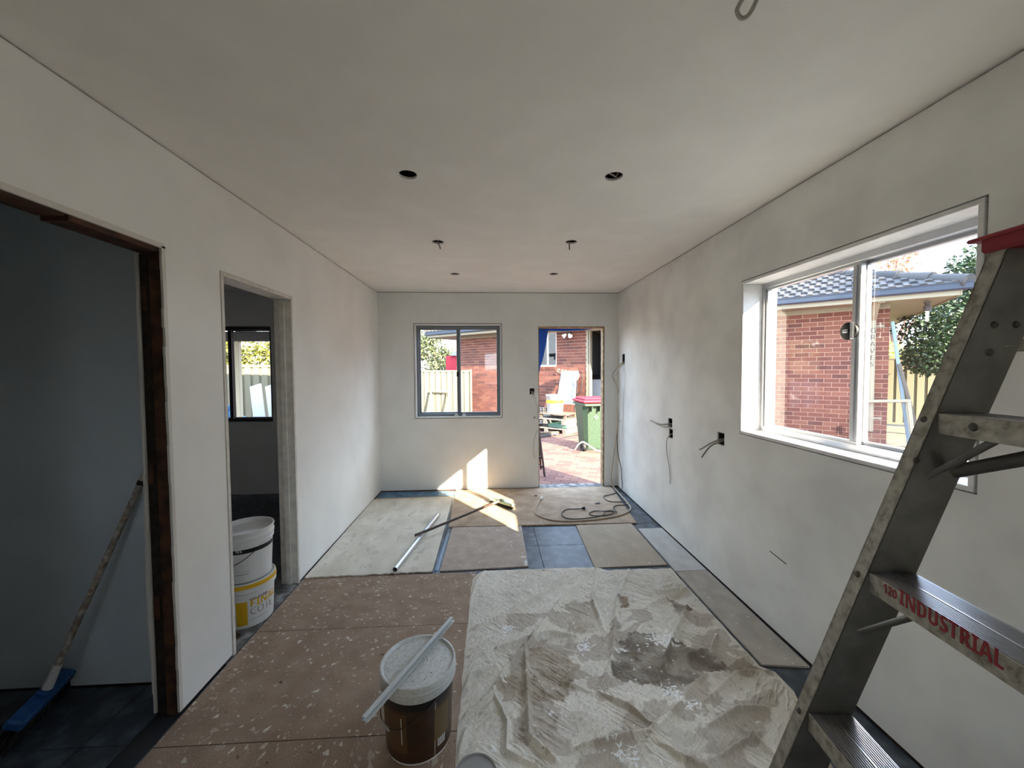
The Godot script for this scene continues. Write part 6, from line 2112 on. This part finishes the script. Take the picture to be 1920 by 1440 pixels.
	part(cg, "mesh", wires, plain(rgb(150, 150, 146), 0.5, 0.5)).set_meta("kind", "stuff")
	var cb := MB.new()
	cb.cbox(Vector3(-0.43, 0.01, -0.25), Vector3(0.34, 0.47, 0.15), 0.01)
	part(cg, "box", cb, plain(rgb(30, 30, 32), 0.7))
	# odds and ends on the ground
	for k in 5:
		var mb := MB.new()
		mb.cbox(Vector3(-0.32, 0, -0.05), Vector3(0.32, 0.03, 0.05), 0.004, Transform3D(Basis(Vector3.UP, [0.25, 0.5, -0.1, 0.7, 0.1][k]), Vector3([1.28, 1.32, 1.25, 1.85, 1.27][k], GY - 0.012 + [0.0, 0.032, 0.064, 0.0, 0.096][k], [-8.98, -8.94, -9.0, -8.9, -8.98][k])))
		single("scrap_timber", mb, [grey, M.cable_dark, grey, M.cable_dark, pm][k], ["grey scrap timber at the bottom of the heap by the cage", "dark scrap timber slanting across the heap by the cage", "grey scrap timber near the top of the heap by the cage", "dark scrap bar lying in front of the pallets", "brown scrap timber topmost on the heap by the cage"][k], "scrap timber")

# ------------------------------------------------------------------ trees
func leaf_mesh(l: float, w: float) -> ArrayMesh:
	var mb := MB.new()
	mb.face3(Vector3(0, 0, 0), Vector3(-w, l * 0.5, 0.1 * l), Vector3(0, l, 0), Vector3(0, 0, 1))
	mb.face3(Vector3(0, 0, 0), Vector3(w, l * 0.5, 0.1 * l), Vector3(0, l, 0), Vector3(0, 0, 1))
	return mb.mesh()

func tree(called: String, label: String, at: Vector3, h: float, blobs: Array, leaves: int, leaf: float, cols: Array, trunk: Color, sd: int) -> void:
	var o := thing(called, label, "tree", at)
	var r := RandomNumberGenerator.new()
	r.seed = sd
	var tk := MB.new()
	tk.tube([Vector3.ZERO, Vector3(0.05, h * 0.3, 0.0), Vector3(-0.03, h * 0.55, 0.05)], [h * 0.025, h * 0.02, h * 0.013], 8)
	part(o, "trunk", tk, plain(trunk, 0.9))
	for b in blobs:
		var br := MB.new()
		var c := Vector3(b[0], b[1], b[2])
		br.tube(smooth_path([Vector3(0, h * 0.3, 0), Vector3(c.x * 0.4, lerpf(h * 0.3, c.y, 0.6), c.z * 0.4), c], 4), [h * 0.012, h * 0.011, h * 0.010, h * 0.009, h * 0.008, h * 0.007, h * 0.006, h * 0.005, h * 0.004], 6)
		part(o, "branch", br, plain(trunk, 0.9))
	var mm := MultiMesh.new()
	mm.transform_format = MultiMesh.TRANSFORM_3D
	mm.use_colors = true
	mm.mesh = leaf_mesh(leaf, leaf * 0.3)
	mm.instance_count = leaves
	for k in leaves:
		var b: Array = blobs[r.randi() % blobs.size()]
		var d := Vector3(r.randfn(), r.randfn(), r.randfn()).normalized() * pow(r.randf(), 0.45)
		var p := Vector3(b[0], b[1], b[2]) + Vector3(d.x * b[3], d.y * b[4], d.z * b[3])
		var bs := Basis.from_euler(Vector3(r.randf() * TAU, r.randf() * TAU, r.randf() * TAU)).scaled(Vector3.ONE * r.randf_range(0.6, 1.3))
		mm.set_instance_transform(k, Transform3D(bs, p))
		var c: Color = cols[r.randi() % cols.size()]
		mm.set_instance_color(k, c.srgb_to_linear() * r.randf_range(0.8, 1.15))
	var mi := MultiMeshInstance3D.new()
	mi.name = "foliage"
	mi.multimesh = mm
	var m := plain(Color.WHITE, 0.6)
	m.vertex_color_use_as_albedo = true
	m.cull_mode = BaseMaterial3D.CULL_DISABLED
	m.backlight_enabled = true
	m.backlight = Color(0.45, 0.5, 0.25)
	mi.material_override = m
	o.add_child(mi, true)
	mi.set_meta("kind", "stuff")

func greenery() -> void:
	var dark := [rgb(36, 58, 34), rgb(46, 70, 40), rgb(30, 48, 31), rgb(62, 84, 48)]
	tree("leafy_tree", "dense dark green tree outside the right window", Vector3(10.5, GY - 0.045, -8.3), 3.6, [[-0.4, 2.6, 0.1, 0.75, 0.7], [0.4, 2.2, 0.4, 0.9, 0.8], [-0.7, 1.9, 0.3, 0.6, 0.5], [0.5, 3.0, -0.2, 0.8, 0.8], [0.2, 3.6, 0.3, 0.6, 0.7], [1.1, 2.8, 0.5, 0.8, 0.9]], 13000, 0.10, dark, rgb(74, 62, 50), 801)
	tree("shade_tree", "tall leafy tree beside the driveway, out of view to the right", Vector3(10.4, GY - 0.045, -2.2), 5.6, [[-0.3, 3.5, 0, 1.5, 1.1], [0.2, 4.4, -0.5, 1.5, 1.2], [-0.2, 4.2, 0.7, 1.4, 1.1], [0.3, 5.2, 0, 1.4, 1.0], [-0.6, 3.0, -0.8, 1.2, 0.8], [0.8, 3.6, 0.4, 1.4, 1.1]], 9000, 0.16, dark, rgb(74, 62, 50), 811)
	tree("autumn_tree", "sparse tree with red autumn leaves rising above the tiled roof", Vector3(17.0, GY - 0.045, -15.5), 6.4, [[0, 5.2, 0, 1.3, 0.9], [-1.1, 4.6, 0.3, 0.9, 0.5], [1.2, 4.7, 0.2, 1.0, 0.5], [0.1, 6.1, 0, 0.7, 0.6], [2.2, 4.7, 0.1, 0.8, 0.3], [-2.2, 4.5, 0, 0.7, 0.4]], 1900, 0.15, [rgb(168, 108, 98), rgb(186, 134, 110), rgb(150, 124, 96), rgb(190, 160, 110)], rgb(116, 92, 84), 803)
	tree("yellow_shrub", "yellow green shrub behind the fence past the house corner", Vector3(14.4, GY - 0.045, -13.0), 2.6, [[0, 1.9, 0, 1.0, 0.7], [-0.9, 1.6, 0, 0.7, 0.6], [0.9, 1.8, 0.2, 0.9, 0.8]], 3000, 0.13, [rgb(186, 184, 92), rgb(166, 172, 84), rgb(204, 196, 120)], rgb(110, 96, 70), 805)
	var eu := [rgb(104, 114, 78), rgb(122, 128, 96), rgb(84, 97, 62), rgb(134, 138, 110), rgb(72, 84, 52)]
	tree("gum_tree", "big grey green gum tree beyond the end window", Vector3(-3.1, GY - 0.045, -21.5), 5.0, [[0, 2.6, 0, 1.0, 0.8], [-0.9, 2.9, 0, 0.9, 0.8], [0.75, 2.3, 0, 0.7, 0.6], [-0.3, 3.4, 0, 0.8, 0.6], [-1.8, 3.2, 0, 1.0, 1.0], [-2.0, 2.0, 0, 1.0, 0.9], [0.3, 1.7, 0.2, 0.9, 0.6]], 7000, 0.16, eu, rgb(140, 128, 112), 807)
	tree("hedge_tree", "sunlit yellow green tree beyond the dark room window", Vector3(-7.3, GY - 0.045, -12.6), 3.0, [[0, 2.2, 0, 1.1, 0.7], [-1.0, 2.0, 0, 0.7, 0.6], [1.1, 2.1, 0, 0.9, 0.7]], 4500, 0.12, [rgb(112, 112, 44), rgb(84, 88, 36), rgb(136, 132, 58)], rgb(110, 96, 70), 809)
